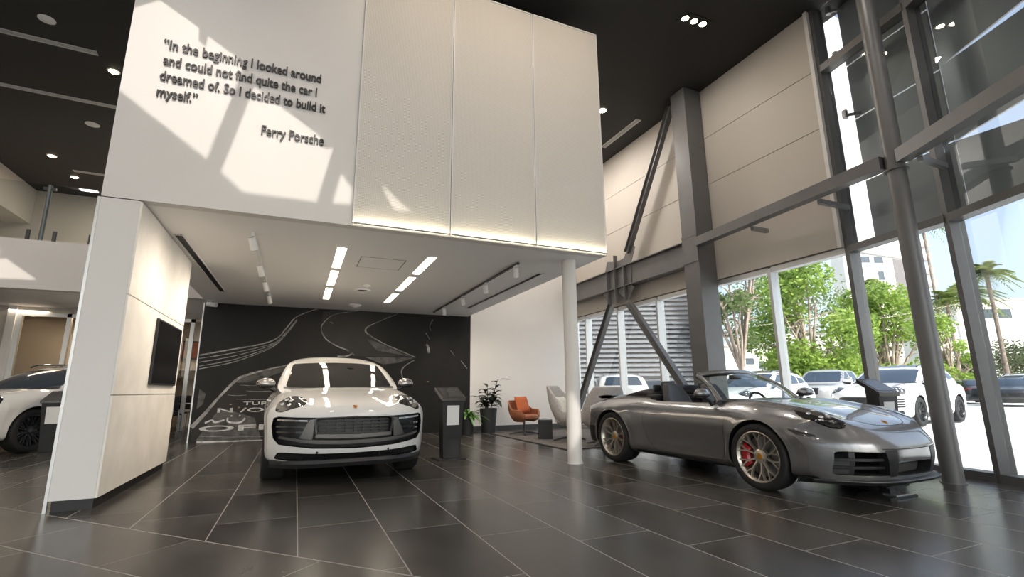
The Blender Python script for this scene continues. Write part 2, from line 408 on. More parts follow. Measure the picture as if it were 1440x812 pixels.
# ------------------------------------------------------------------ facade
MU = [4.45, 5.83, 7.23, 8.82, 10.35, 11.9, 12.6]          # mullion lines along the straight run
PTS = [(7.6, 4.45), (7.34, 3.06), (6.80, 1.74)]             # where the facade turns towards the entry
TZ = 3.10
def mullion(mb, x, y, z0, z1, dx=1, dy=0, depth=.20, wd=.055):
    mb.bar((x - .1 * dx, y - .1 * dy, (z0 + z1) / 2), (x + (depth - .1) * dx, y + (depth - .1) * dy, (z0 + z1) / 2), wd, z1 - z0)
n = 0
for k in range(len(MU) - 1):
    n += 1; y0, y1 = MU[k], MU[k + 1]
    f = MB(); mullion(f, 7.6, y1, 0, TZ)
    f.box(7.52, 7.68, y0 + .03, y1 - .03, TZ - .05, TZ + .04).box(7.52, 7.7, y0 + .03, y1 - .03, 0, .09)
    o = struct(f, f'window_{n}', MT['alulite']); MB().box(7.62, 7.628, y0 + .03, y1 - .03, .09, TZ - .05).build('glass', MT['glass'], o)
bays = [((7.6, 4.45), (7.34, 3.06)), ((7.34, 3.06), (6.80, 1.74))]
for (a, b) in bays:
    n += 1; a, b = np.array(a), np.array(b); d = (b - a) / np.linalg.norm(b - a); nn = np.array([-d[1], d[0]]); f = MB()
    mullion(f, *a, 0, CEIL, nn[0], nn[1], wd=.07)
    if n == 8: mullion(f, *b, 0, CEIL, nn[0], nn[1], wd=.07)
    for z, hh in ((.045, .09), (TZ, .1), (6.17, .12)):
        f.bar((*(a + d * .035 - nn * .02), z), (*(b - d * .035 - nn * .02), z), .18, hh)
    o = struct(f, f'window_{n}', MT['steel']); g = MB()
    for z0, z1 in ((.09, TZ - .05), (TZ + .05, 6.11), (6.23, CEIL)):
        g.bar((*(a + d * .035 + nn * .03), (z0 + z1) / 2), (*(b - d * .035 + nn * .03), (z0 + z1) / 2), .008, z1 - z0)
    g.build('glass', MT['glass'], o)
# solid upper wall: three courses of large panels, blinds under the beam
up = MB().box(7.51, 7.6, 4.56, MY, TZ + .04, CEIL); struct(up, 'wall_right', MT['joint'])
pn = MB()
for y0, y1 in ((4.56, 7.1), (7.1, 12.6)):
    for z0, z1 in ((3.16, 4.125), (4.137, 5.165), (5.177, 6.185), (6.197, CEIL)):
        pn.box(7.49, 7.512, y0 + .004, y1 - .004, z0, z1)
struct(pn, 'trim_right_panels', MT['panel'])
struct(MB().box(7.44, 7.60, 4.50, 4.56, 3.14, CEIL), 'trim_right_panel_edge', MT['white'])
# exterior grey shade panels standing off the upper glazing
def shade(label, q0, q1, z):      # plan points, four corner heights
    (x0, y0), (x1, y1) = q0, q1; za, zb, zc, zd = z
    mb = MB(); nx, ny = (y1 - y0), -(x1 - x0); l = math.hypot(nx, ny); nx, ny = -nx / l * .03, -ny / l * .03
    v = [(x0, y0, za), (x1, y1, zb), (x1, y1, zc), (x0, y0, zd)]
    v += [(a + nx, b + ny, c) for a, b, c in v]
    mb.add(v, [(0, 1, 2, 3), (7, 6, 5, 4), (0, 4, 5, 1), (1, 5, 6, 2), (2, 6, 7, 3), (3, 7, 4, 0)])
    return tag(mb.build('shade_panel', MT['shade']), label, 'shade panel', 'grey shade panels outside the upper glazing')
MT['shade'] = mat('grey_shade_panel', (.44, .44, .445), .32, .2)
for z0, z1, nm in ((3.2, 4.2, 'lowest grey shade panel'), (4.22, 5.25, 'second grey shade panel up'), (5.27, 6.2, 'third grey shade panel up'), (6.22, 7.6, 'topmost grey shade panel')):
    shade(nm + ' in the column outside the glass by the white wall edge', (7.90, 4.27), (7.68, 3.02), (z0, z0, z1, z1))
struct(MB().box(7.74, 9.2, 4.60, 4.68, 3.16, 7.6), 'trim_added_bright_fin', MT['white'])  # added white fin, catches sun to whiten the strip beside the mullion
QA, QB = (7.64, 3.0), (7.12, 1.65)
shade('long grey shade panel above the window transom right of the leaning round column', QA, QB, (3.18, 3.18, 3.90, 4.18))
shade('dark grey shade panel between the two slits of sky at upper right', QA, QB, (4.19, 4.28, 5.265, 5.27))
shade('grey shade panel above the upper slit of sky in the top right corner', QA, QB, (5.28, 5.38, 7.7, 7.7))

# ------------------------------------------------------------------ steelwork on the facade
t = thing('steel_column', 'tall grey steel column against the beige panelled wall', 'column', (7.25, 7.15, 0))
c = MB().box(-.22, -.19, -.2, .2, 0, CEIL).box(.19, .22, -.2, .2, 0, CEIL).box(-.19, .19, -.012, .012, 0, CEIL)
c.box(-.19, .19, -.2, -.17, 0, CEIL); c.build('shaft', MT['steel'], t)
MB().box(-.235, -.22, -.21, .21, 3.50, 3.55).box(-.235, -.22, -.21, .21, 4.03, 4.08).box(-.23, -.22, -.2, .2, 3.55, 4.03).build('splice_plate', MT['steel'], t)
t = thing('steel_beam', 'deep grey steel beam running along the beige wall to the rear', 'beam', (7.28, 9.9, 3.53))
b_ = MB().box(-.012, .012, -2.55, 2.7, .02, .50).box(-.1, .1, -2.55, 2.7, 0, .02).box(-.1, .1, -2.55, 2.7, .50, .52)
b_.build('girder', MT['steel'], t)
for y in (-.35, .02, .36): MB().box(-.12, -.012, y - .01, y + .01, -.35, .86 if y == .02 else .52).build('stiffener', MT['steel'], t)
for z in (.12, .2, .28, .36): MB().cyl((-.035, -2.46, z), (-.012, -2.46, z), .018, 8).build('bolt', MT['black'], t)
gp = MB().prism([(-.75, .9), (-.55, .52), (-.55, 0), (-.62, -.1), (-.36, -.36), (.0, -.12), (.36, -.38), (.66, -.05), (.55, .52), (.42, .80), (.0, .70), (-.3, .72), (-.52, 1.0)], -.03, -.014, lambda a, b, c: (c, a, b))
gp.build('gusset_plate', MT['steel'], t)
def brace(label, p0, p1):
    p0, p1 = Vector(p0), Vector(p1); t = thing('steel_brace', label, 'brace', tuple(p0), group='diagonal steel braces on the window wall')
    q = p1 - p0; up = Vector((1, 0, 0)); d = q.normalized(); s_ = d.cross(up).normalized()
    mb = MB().bar((0, 0, 0), q, .14, .012, up)
    for a in (-1, 1): mb.bar(s_ * a * .07, q + s_ * a * .07, .012, .12, up)
    mb.build('web', MT['steel'], t); return t
brace('diagonal steel brace rising from the beam to the dark ceiling', (7.25, 9.45, 4.35), (7.25, 7.58, CEIL - .02))
brace('diagonal steel brace dropping from the beam behind the white column', (7.25, 10.25, 3.16), (7.25, 12.40, .02))
brace('diagonal steel brace dropping from the beam behind the grey convertible', (7.25, 9.52, 3.12), (7.25, 7.33, .43))
# box beam from the steel column to the round column and on
def boxbeam(label, p0, p1, br):
    t = thing('box_beam', label, 'beam', (p0[0], p0[1], p0[2]))
    q = np.array(p1) - p0; mb = MB().bar((0, 0, 0), tuple(q), .16, .17); mb.build('tube', MT['steel'], t)
    for f_, l in br:
        a = q * f_; MB().box(a[0] + .08, a[0] + l, a[1] - .03, a[1] + .03, a[2] - .16, a[2] - .09).build('bracket', MT['alu'], t)
    return t
boxbeam('grey box beam from the steel column across to the round column', (7.03, 6.93, 3.87), (6.72, 3.39, 3.87), ((.36, .45), (.72, .75)))
boxbeam('grey box beam running on from the round column towards the entry', (6.70, 3.17, 3.87), (5.98, 1.66, 3.87), ((.12, .62),))
br = MB()
t = thing('round_column', 'dark grey leaning-looking round steel column beside the grey convertible', 'column', (6.75, 3.28, 0))
MB().lathe([(0, 0), (.102, 0), (.102, CEIL), (0, CEIL)], n=40).build('shaft', MT['steel'], t, smooth=40)
MB().lathe([(.103, 0), (.118, 0), (.118, .012), (.103, .012)], n=40).build('base_ring', MT['steel'], t, smooth=40)
MB().lathe([(.103, 3.72), (.13, 3.72), (.13, 3.735), (.103, 3.735)], n=40).build('collar', MT['steel'], t, smooth=40)
for z, nm in ((4.2, 'lowest bracket arm behind the box beam'), (5.25, 'second bracket arm up, above the box beam'), (6.3, 'third bracket arm up, by the upper transom'), (7.15, 'topmost bracket arm under the dark ceiling')):
    t = thing('bracket_arm', nm + ', on the mullion by the beige wall', 'bracket', (7.62, 4.25, z), group='bracket arms on the tall mullion')
    MB().cyl((0, 0, 0), (.2, -.12, .03), .025, 10).build('arm', MT['alu'], t); MB().cyl((.0, 0, -.05), (0, 0, .08), .04, 10).build('clamp', MT['alu'], t)
t = thing('white_column', 'slim round white column under the corner of the overhead volume', 'column', (3.804, 6.455, 0))
MB().lathe([(0, 0), (.108, 0), (.108, SOF - .02), (0, SOF - .02)], n=40).build('shaft', MT['white'], t, smooth=40)
MB().lathe([(.109, .0), (.116, .0), (.116, .008), (.109, .01)], n=40).build('base_ring', MT['fixture'], t, smooth=40)

# ------------------------------------------------------------------ mezzanine and offices far left
FY = 14.0
struct(MB().box(-12.9, BX0 - .05, FY, FY + .25, 3.35, 4.48), 'trim_mezzanine_fascia', MT['white'])
struct(MB().box(-12.9, BX0 - .05, FY + .25, 21.8, 3.35, 3.6), 'ceiling_mezzanine_underside', MT['soffit'])
struct(MB().box(-12.9, BX0 - .05, 19.0, 19.2, 3.6, CEIL), 'wall_mezzanine', MT['panel'])
struct(MB().box(-12.9, -7.9, 10.0, 18.99, 6.2, CEIL - .01), 'trim_mezzanine_bulkhead', MT['panel'])
t = thing('glass_balustrade', 'frameless glass balustrade along the mezzanine edge', 'railing', (-7.4, FY + .1, 4.48))
MB().box(-3.9, 1.70, -.006, .006, .05, 1.39).build('pane', MT['glass'], t)
MB().box(1.72, 3.4, -.006, .006, .05, 1.39).build('pane', MT['glass'], t)
MB().box(3.42, 5.3, -.006, .006, .05, 1.39).build('pane', MT['glass'], t)
for x in (-.75, .4, 1.53, 2.0, 2.66, 3.6, 4.3): MB().box(x - .03, x + .03, -.03, .03, 0, .26).build('clamp', MT['darkgrey'], t)
t = thing('railing_post', 'slim steel post with a bracket behind the mezzanine glass', 'post', (-5.72, FY + .3, 3.6))
MB().cyl((0, 0, 0), (0, 0, 2.32), .045, 14).build('pole', MT['alu'], t); MB().box(-.12, .12, -.03, .03, 2.2, 2.26).build('bracket', MT['darkgrey'], t)
# office front under the mezzanine
OY = 16.9
struct(MB().box(-12.9, -7.1, OY, OY + .15, 0, 3.35).box(-7.1, BX0 - .05, OY + .02, OY + .13, 3.2, 3.35), 'wall_office', MT['panel'])
struct(MB().box(-7.1, -6.93, OY - .05, OY + .15, 0, 3.35), 'trim_office_post', MT['white'])
o = struct(MB().box(-6.93, -6.81, OY, OY + .1, 0, 3.2).box(-5.88, -5.78, OY, OY + .1, 0, 3.2).box(-6.81, -2.9, OY, OY + .1, 3.1, 3.2).box(-3.0, -2.9, OY, OY + .1, 0, 3.2), 'window_9', MT['alulite'])
MB().box(-6.81, -5.88, OY + .04, OY + .05, 0, 3.1).box(-5.78, -3.0, OY + .04, OY + .05, 0, 3.1).build('glass', MT['glassdoor'], o)
struct(MB().box(-12.9, -2.2, 18.9, 19.0, 0, 3.35), 'wall_office_rear', MT['panel'])
tl = thing('office_ceiling_light', 'glowing linear light seen through the office glass', 'light', (-7.3, 18.3, 3.34), PI / 2)
MB().box(-.45, .45, -.05, .05, -.03, 0).build('housing', MT['fixture'], tl); area('office_lamp', (-5.2, 17.9, 3.25), 1.2, 45, (1, .85, .66)); area('office_lamp', (-6.7, 17.2, 3.25), .8, 20, (1, .85, .66)); area('mezzanine_fill_lamp', (-5, 17.0, 7.2), .6, 60, (1, .88, .72)); area('mezzanine_soffit_lamp', (-4.7, 15.4, 3.3), .3, 22, (1, .9, .78)); MB().box(-.43, .43, -.04, .04, -.036, -.03).build('diffuser', MT['led'], tl)  # lamp high over the mezzanine is added to lighten the upper level
# ================================================================== lettering, mural, ceiling fittings
def text_mb(body, size, ext=0., font_scale=1.):
    cu = bpy.data.curves.new('t', 'FONT'); cu.body = body; cu.size = size; cu.extrude = ext; cu.resolution_u = 4; cu.offset = size * .016
    o = bpy.data.objects.new('t', cu); COL.objects.link(o); bpy.context.view_layer.update()
    dg = bpy.context.evaluated_depsgraph_get(); me = bpy.data.meshes.new_from_object(o.evaluated_get(dg))
    vs = [v.co[:] for v in me.vertices]; fs = [tuple(p.vertices) for p in me.polygons]
    bpy.data.objects.remove(o); bpy.data.meshes.remove(me); return vs, fs
def text_on_wall(mb, body, x0, x1, z, Y, ext=.012, h=None):
    vs, fs = text_mb(body, 1., 0.0); a = np.array(vs); w_ = a[:, 0].max() - a[:, 0].min(); k = (x1 - x0) / w_
    kz = k if h is None else h
    n_ = len(vs); a0 = a[:, 0].min()
    front = [((v[0] - a0) * k + x0, Y - ext, v[1] * kz + z) for v in vs]; back = [(p[0], Y, p[2]) for p in front]
    cnt = {}
    for f in fs:
        for i in range(len(f)): cnt[(f[i], f[(i + 1) % len(f)])] = 1
    side = [(a_, b_, n_ + b_, n_ + a_) for a_, b_ in cnt if (b_, a_) not in cnt]
    mb.add(front + back, fs + side); return k
q = thing('wall_quotation', 'raised black lettering of a four-line quotation and signature on the white upper wall', 'wall lettering', (0, 0, 0))
k_ = None
for body, x0, x1, z in (('\u201cIn the beginning I looked around', -1.655, 0.0, 4.855), ('and could not find quite the car I', -1.635, -.035, 4.655),
                        ('dreamed of. So I decided to build it', -1.645, .075, 4.455), ('myself.\u201d', -1.65, -1.27, 4.255), ('Ferry Porsche', -.60, .085, 4.02)):
    m_ = MB(); text_on_wall(m_, body, x0, x1, z, BY - .008, .014, .168); m_.build('text_line', MT['letter'], q, fix=False)

def smooth_line(pts, m=10):
    p = np.array([pts[0]] + list(pts) + [pts[-1]], float); out = []
    for i in range(1, len(p) - 2):
        for t in np.linspace(0, 1, m, endpoint=False):
            out.append(.5 * (2 * p[i] + (p[i + 1] - p[i - 1]) * t + (2 * p[i - 1] - 5 * p[i] + 4 * p[i + 1] - p[i + 2]) * t * t + (3 * p[i] - p[i - 1] - 3 * p[i + 1] + p[i + 2]) * t ** 3))
    out.append(p[-2]); return np.array(out)
MYF = MY - .006
m_ = MB().box(BX0 - .03, 4.26, MYF, MY - .001, .01, SOF - .021)
mc = lambda x, y: onY(250 + x / 3.4286, 410 + y / 3.4286, MYF)
def ribbon(mb, pts, w_, d=.002):
    P3 = smooth_line([mc(*p)[[0, 2]] for p in pts]); n_ = len(P3); ws = np.interp(np.linspace(0, 1, n_), np.linspace(0, 1, len(w_)), w_) if isinstance(w_, (list, tuple)) else [w_] * n_
    L_, R_ = [], []
    for i in range(n_):
        t = P3[min(i + 1, n_ - 1)] - P3[max(i - 1, 0)]; t /= np.linalg.norm(t) + 1e-9; nn = np.array([-t[1], t[0]]) * ws[i] / 2
        L_.append(P3[i] + nn); R_.append(P3[i] - nn)
    mb.grid([[(a[0], MYF - d, a[1]) for a in L_], [(a[0], MYF - d, a[1]) for a in R_]])
def patch2(mb, pts, d=.001):
    P3 = [mc(*p) for p in pts]; mb.add([(p[0], MYF - d, p[2]) for p in P3], [tuple(range(len(P3)))])
m_.cur = 1
patch2(m_, [(300, 425), (430, 378), (580, 345), (640, 350), (470, 440), (470, 720), (60, 725), (65, 655), (130, 590), (200, 510)])
patch2(m_, [(700, 95), (860, 95), (1080, 95), (960, 150), (905, 190), (1000, 255), (1145, 318), (850, 312), (715, 230), (690, 185)])
m_.cur = 2
patch2(m_, [(905, 318), (1145, 320), (1060, 345), (990, 352)], .0015); patch2(m_, [(315, 412), (430, 378), (570, 350), (560, 372), (440, 410), (330, 440), (280, 440)], .0015)
patch2(m_, [(205, 560), (370, 610), (405, 722), (85, 722)], .0015); patch2(m_, [(105, 470), (135, 495), (120, 545), (90, 570)], .0015)
patch2(m_, [(905, 225), (1000, 262), (1080, 300), (1130, 316), (960, 285)], .0015)
m_.cur = 3
ribbon(m_, [(105, 308), (250, 282), (400, 255), (480, 225), (530, 170), (570, 125), (640, 95), (700, 80)], [.03, .03, .03, .02, .012])
for a in (18, 36, 55, 68): ribbon(m_, [(103, 306 + a), (260, 282 + a * .9), (400, 258 + a * .55), (470, 240 + a * .3), (520, 195 + a * .25), (575, 130 + a * .2)], [.016, .014, .010, .006])
ribbon(m_, [(870, 95), (760, 110), (705, 150), (692, 185), (715, 230), (770, 265), (820, 285), (850, 308)], [.008, .02, .025, .03])
ribbon(m_, [(770, 315), (815, 312), (838, 300), (820, 285)], [.05, .03, .02])
ribbon(m_, [(1080, 100), (960, 150), (915, 172), (905, 192), (930, 215), (1000, 255), (1080, 290), (1145, 318)], [.006, .012, .03, .04, .02, .02, .03, .02])
ribbon(m_, [(1140, 332), (1095, 360), (1078, 390), (1092, 440)], [.012, .03, .02]); ribbon(m_, [(1230, 137), (1215, 168), (1220, 190)], [.02, .01])
ribbon(m_, [(1195, 200), (1215, 232)], .012); ribbon(m_, [(1200, 255), (1208, 275), (1210, 298)], [.04, .07, .05])
ribbon(m_, [(1315, 285), (1335, 312)], .012); ribbon(m_, [(1365, 335), (1395, 372)], .012); ribbon(m_, [(735, 148), (750, 156)], .01)
ribbon(m_, [(560, 350), (430, 377), (330, 405), (280, 430), (200, 510), (130, 590), (65, 658)], [.02, .03, .05, .06, .05, .07, .09])
for y, xa, xb in ((452, 300, 420), (500, 240, 330), (520, 280, 470), (480, 330, 460), (700, 110, 420)): ribbon(m_, [(xa, y), ((xa + xb) / 2, y + 3), (xb, y)], .008)
m_.cur = 4
for body, xa, xb, y, hh in (('TURB', 315, 470, 548, .10), ('N /OP', 190, 470, 585, .13), ('OFF', 100, 470, 678, .17)):
    A, B = mc(xa, y), mc(xb, y); text_on_wall(m_, body, A[0], B[0], A[2], MYF - .001, .0015, hh)
ribbon(m_, [(130, 635), (165, 622), (180, 632), (225, 620)], .035); ribbon(m_, [(240, 610), (245, 630), (300, 632), (325, 612)], .035); ribbon(m_, [(255, 600), (262, 602)], .03); ribbon(m_, [(295, 598), (303, 600)], .03)
ribbon(m_, [(90, 727), (250, 724), (420, 719)], .03)
m_.cur = 5
for x, y in ((385, 462), (400, 463), (430, 466), (470, 470), (250, 545), (290, 560), (1200, 435)): ribbon(m_, [(x, y), (x + 10, y + 1)], .02, .0025)

tag(m_.build('wall_mural_print', [MT[k] for k in ('mural', 'mroad', 'chalkdim', 'chalk', 'chalkw', 'mgold')], fix=False), 'black wall mural print of winding racetrack lines behind the white car', 'mural')

def disc_fixture(name, label, cat, x, y, z, r=.09, d=.03, group=None, lens=None, kind='det'):
    t = thing(name, label, cat, (x, y, z), group=group)
    MB().lathe([(0, -d), (r * .75, -d), (r, -d * .4), (r, 0), (0, 0)], n=28).build('body', MT['fixture'], t, smooth=40)
    if lens: MB().lathe([(0, -d - .004), (r * .7, -d - .004), (r * .72, -d + .002)], n=24).build('lens', MT[lens], t)
    else: MB().lathe([(0, -d * 1.5), (r * .3, -d * 1.4), (r * .36, -d + .001)], n=20).build('sensor', MT['fixture'], t, smooth=40)
    return t
def slot(label, x0, y0, x1, y1, z, w_=.14, dark=False, group='linear air diffusers in the dark ceiling'):
    t = thing('air_diffuser', label, 'air vent', ((x0 + x1) / 2, (y0 + y1) / 2, z), math.atan2(y1 - y0, x1 - x0), group); l = math.hypot(x1 - x0, y1 - y0)
    f = MB().box(-l / 2, l / 2, -w_ / 2, -w_ / 2 + .015, -.012, 0).box(-l / 2, l / 2, w_ / 2 - .015, w_ / 2, -.012, 0).box(-l / 2, -l / 2 + .015, -w_ / 2, w_ / 2, -.012, 0).box(l / 2 - .015, l / 2, -w_ / 2, w_ / 2, -.012, 0)
    f.build('frame', MT['soffit' if dark else 'alulite'], t); s_ = MB()
    for k in range(1, 4): y = -w_ / 2 + w_ * k / 4; s_.box(-l / 2, l / 2, y - .007, y + .007, -.010, -.002)
    s_.build('blades', MT['black' if dark else 'alulite'], t); MB().box(-l / 2, l / 2, -w_ / 2 + .01, w_ / 2 - .01, -.002, .0).build('throat', MT['black'], t); return t
slot('air diffuser strip in the ceiling at the top left corner', -6.6, 10.24, -3.88, 10.42, CEIL)
slot('second air diffuser strip in the left ceiling, behind the top one', -7.4, 12.25, -3.9, 12.47, CEIL)
slot('small far air diffuser strip beside the glowing left downlights', -6.3, 16.8, -4.6, 16.85, CEIL)
slot('air diffuser in the dark ceiling beside the beige panelled wall', 6.94, 9.8, 6.96, 8.34, CEIL)
slot('dark air slot in the bay soffit beside the pier', -1.53, 7.15, -1.5, 11.05, SOF - .02, .12, True, 'dark air slots in the bay soffit')
slot('dark air slot in the bay soffit near the white column', 3.75, 7.3, 3.72, 11.25, SOF - .02, .12, True, 'dark air slots in the bay soffit')
disc_fixture('smoke_detector', 'round smoke detector in the ceiling at top left', 'smoke detector', -4.356, 9.694, CEIL, .12)
disc_fixture('smoke_detector', 'flat round detector in the left ceiling between diffuser and downlights', 'smoke detector', -4.889, 13.54, CEIL, .14, .02)
for i, (x, y, lb) in enumerate(((-3.775, 10.94, 'lit downlight in the left ceiling against the white wall edge'), (-6.455, 15.89, 'bright starry downlight in the left ceiling, nearer of a pair'), (-6.434, 17.31, 'bright starry downlight in the left ceiling, farther of a pair'), (5.943, 8.35, 'small lit spot in the dark ceiling by the mesh screen corner'))):
    disc_fixture('downlight', lb, 'ceiling light', x, y, CEIL, .11, .015, 'lit downlights in the dark ceiling', 'spotled')
t = thing('triple_downlight', 'black recessed ceiling light with three glowing lenses', 'ceiling light', (5.852, 5.404, CEIL), math.radians(-2))
MB().box(-.30, .30, -.12, .12, -.012, 0).build('tray', MT['black'], t)
for k in (-1, 0, 1):
    MB().lathe([(.058, -.016), (.085, -.020), (.088, -.012)], (k * .19, 0, 0), n=24).build('ring', MT['blackgloss'], t); MB().lathe([(0, -.018), (.062, -.016)], (k * .19, 0, 0), n=24).build('lens', MT['spotled'], t)
p_ = ground(78, 455, 3.35); t = thing('twin_downlight', 'white twin downlight under the mezzanine above the left white car', 'ceiling light', (p_[0], p_[1], 3.35))
MB().box(-.22, .22, -.1, .1, -.012, 0).build('tray', MT['fixture'], t)
for k in (-1, 1): MB().lathe([(0, -.016), (.075, -.014)], (k * .1, 0, 0), n=20).build('lens', MT['spotled'], t)

# display bay soffit
ZS = SOF - .02
def strip(label, X, segs):
    t = thing('linear_light', label, 'ceiling light', (X, segs[0][0], ZS), group='glowing linear lights in the bay soffit')
    MB().box(-.075, .075, -.03, segs[-1][1] - segs[0][0] + .03, -.008, -.001).build('channel', MT['soffit'], t)
    for a, b in segs:
        MB().box(-.06, .06, a - segs[0][0] + .05, b - segs[0][0] - .05, -.014, -.006).build('diffuser', MT['led'], t)
        area('linear_light_lamp', (X, (a + b) / 2, ZS - .03), .12, 5, (1, .86, .68), sizey=b - a)
gy = lambda x, y: ground(200 + x * .3889, 270 + y * .3889, ZS)[1]
strip('left glowing linear light in the bay soffit', .45, [(gy(720, 197), gy(700, 275)), (gy(697, 282), gy(682, 338)), (gy(676, 345), gy(662, 387))])
strip('right glowing linear light in the bay soffit', 1.75, [(gy(1052, 232), gy(990, 298)), (gy(980, 306), gy(925, 358)), (gy(918, 365), gy(876, 400))])
def track(label, X, y0, y1, spots, m, aim):
    t = thing('track_light', label, 'track light', (X, y0, ZS), group='spotlight tracks in the bay soffit')
    MB().box(-.018, .018, 0, y1 - y0, -.03, 0).build('rail', MT[m], t)
    for y in spots:
        s_ = MB().cyl((0, y - y0, -.03), (0, y - y0, -.07), .012, 10).box(-.02, .02, y - y0 - .05, y - y0 + .05, -.05, -.03)
        s_.cyl((-.01, y - y0 - .02, -.065), (.03, y - y0 + .05, -.21), .042, 20); o = s_.build('spot_head', MT['fixture'], t, smooth=40)
        d_ = bpy.data.lights.new('track_spot_lamp', 'SPOT'); d_.energy = 42 if X < 0 else 32; d_.color = (1, .88, .74); d_.spot_size = math.radians(150 if X < 0 else 100); d_.spot_blend = 1; d_.shadow_soft_size = .04; lo = bpy.data.objects.new('track_spot_lamp', d_); COL.objects.link(lo); lo.location = (X + .04, y + .06, ZS - .24); lo.rotation_euler = Vector(aim).to_track_quat('-Z', 'Y').to_euler()
        MB().cyl((.029, y - y0 + .048, -.206), (.031, y - y0 + .052, -.214), .036, 16).build('lens', MT['darkgrey'], o)
track('spotlight track on the left of the bay soffit', -.65, 6.7, 12.1, [gy(410, 150), gy(437, 255), gy(450, 315), gy(463, 365)], 'fixture', (-.55, -.1, -.85))
track('spotlight track on the right of the bay soffit', 3.09, 6.8, 12.1, [gy(1328, 258), gy(1213, 322), gy(1135, 370), gy(1068, 410)], 'darkgrey', (.5, .55, -.8))
t = thing('access_hatch', 'flush square access hatch between the two linear lights', 'ceiling hatch', (1.09, 7.69, ZS))
f = MB()
for a in (-1, 1): f.box(a * .335 - .006, a * .335 + .006, -.33, .33, -.002, 0).box(-.335, .335, a * .33 - .006, a * .33 + .006, -.002, 0)
f.build('gap', MT['joint'], t); MB().box(-.325, .325, -.32, .32, -.003, 0).build('lid', MT['soffit'], t)
disc_fixture('smoke_detector', 'small round smoke detector in the bay soffit between the linear lights', 'smoke detector', 1.10, 9.45, ZS, .07, .04)
t = thing('air_grille', 'round flat air grille behind the detector in the bay soffit', 'air vent', (1.08, 9.95, ZS)); MB().lathe([(.09, -.003), (.15, -.02), (.16, 0)], n=28).build('ring', MT['soffit'], t, smooth=40); MB().lathe([(0, -.012), (.09, -.006)], n=24).build('core', MT['darkgrey'], t)
disc_fixture('smoke_detector', 'white round detector in the bay soffit against the mural', 'smoke detector', 1.11, 11.75, ZS, .15, .05)
t = thing('security_camera', 'small white camera at the top left corner of the mural', 'camera', (-1.86, 12.3, ZS))
MB().box(-.06, .06, -.05, .05, -.02, 0).cyl((0, 0, -.02), (0, 0, -.05), .02, 10).build('mount', MT['fixture'], t); MB().cyl((-.07, .02, -.08), (.12, -.06, -.10), .05, 16).build('barrel', MT['fixture'], t, smooth=40)

# ================================================================== free-standing furniture
def kiosk(name_label, loc, rz):
    t = thing('info_kiosk', name_label, 'kiosk', loc, rz, 'black information kiosks')
    MB().box(-.23, .23, -.19, .19, 0, .018, bev=.005).build('base_plate', MT['black'], t)
    bx_ = [(3, 2, 1, 0), (4, 5, 6, 7), (0, 1, 5, 4), (1, 2, 6, 5), (2, 3, 7, 6), (3, 0, 4, 7)]
    MB().add([(-.135, -.11, .018), (.135, -.11, .018), (.135, .06, .018), (-.135, .06, .018), (-.185, -.17, .91), (.185, -.17, .91), (.185, .06, 1.0), (-.185, .06, 1.0)], bx_).build('post', MT['black'], t, bevel=.006)
    h_ = MB().add([(-.20, -.20, .885), (.20, -.20, .885), (.20, .18, 1.05), (-.20, .18, 1.05), (-.20, -.20, .935), (.20, -.20, .935), (.20, .18, 1.105), (-.20, .18, 1.105)], bx_).build('head', MT['kiosk'], t, bevel=.004)
    n_ = Vector((0, -.17, .38)).normalized(); e = Vector((0, .38, .17)).normalized(); c = Vector((0, -.01, 1.021)); pts = [c + Vector((sx * .155, 0, 0)) + e * sy * .15 + n_ * .002 for sx, sy in ((-1, -1), (1, -1), (1, 1), (-1, 1))]
    MB().add([p[:] for p in pts] + [(p - n_ * .004)[:] for p in pts], [(0, 1, 2, 3), (7, 6, 5, 4), (0, 4, 5, 1), (1, 5, 6, 2), (2, 6, 7, 3), (3, 7, 4, 0)]).build('display', MT['screenlit'], h_)
    s_ = (.17 - .11) / .842
    cv = [(x, -.11 - .06 * (z - .018) / .842 - .004, z) for x, z in ((-.10, .52), (.10, .52), (.10, .82), (-.10, .82))]
    MB().add(cv + [(x, y + .006, z) for x, y, z in cv], [(0, 1, 2, 3), (7, 6, 5, 4), (0, 4, 5, 1), (1, 5, 6, 2), (2, 6, 7, 3), (3, 7, 4, 0)]).build('card', MT['paper'], t)
    return t
MT['kiosk'] = mat('kiosk_head', (.055, .05, .047), .25, .3, coat=.3)
K1 = kiosk('black kiosk with a white card standing right of the frontal white car', (2.29, 7.78, 0), math.radians(4))
K2 = dup(K1, (7.10, 4.12, 0), math.radians(-14), 'black kiosk with a white card by the window behind the grey convertible'); K2.scale = (.78, .85, 1.05)
dup(K1, (-4.05, 11.95, 0), math.radians(-4), 'black kiosk half hidden by the pier beside the left white car')

tex = lambda n_, c, r=.8, **k: mat(n_, c, r, noise=k.get('noise', (30, .12)), bump=k.get('bump', (120, .25)), spec=.3)
MT.update(leather=tex('cognac_leather', (.27, .10, .05), .45, noise=(8, .2), bump=(60, .1)), cush=tex('rust_cushion_fabric', (.50, .13, .05)), greyf=tex('grey_felt', (.40, .38, .37)), cream=tex('cream_cushion_fabric', (.70, .66, .58)), rug=tex('grey_rug_pile', (.15, .135, .125), .95, noise=(14, .3), bump=(200, .6)), rugedge=mat('rug_edge', (.03, .03, .03), .9),
          soil=mat('potting_soil', (.03, .02, .015), .9), leafdark=mat('dark_rubber_leaf', (.020, .028, .018), .35, noise=(6, .4)), leafgreen=mat('variegated_leaf', (.10, .22, .05), .4, noise=(14, .6)), stem=mat('brown_stem', (.06, .045, .03), .7), pot=mat('charcoal_pot', (.022, .024, .027), .55))
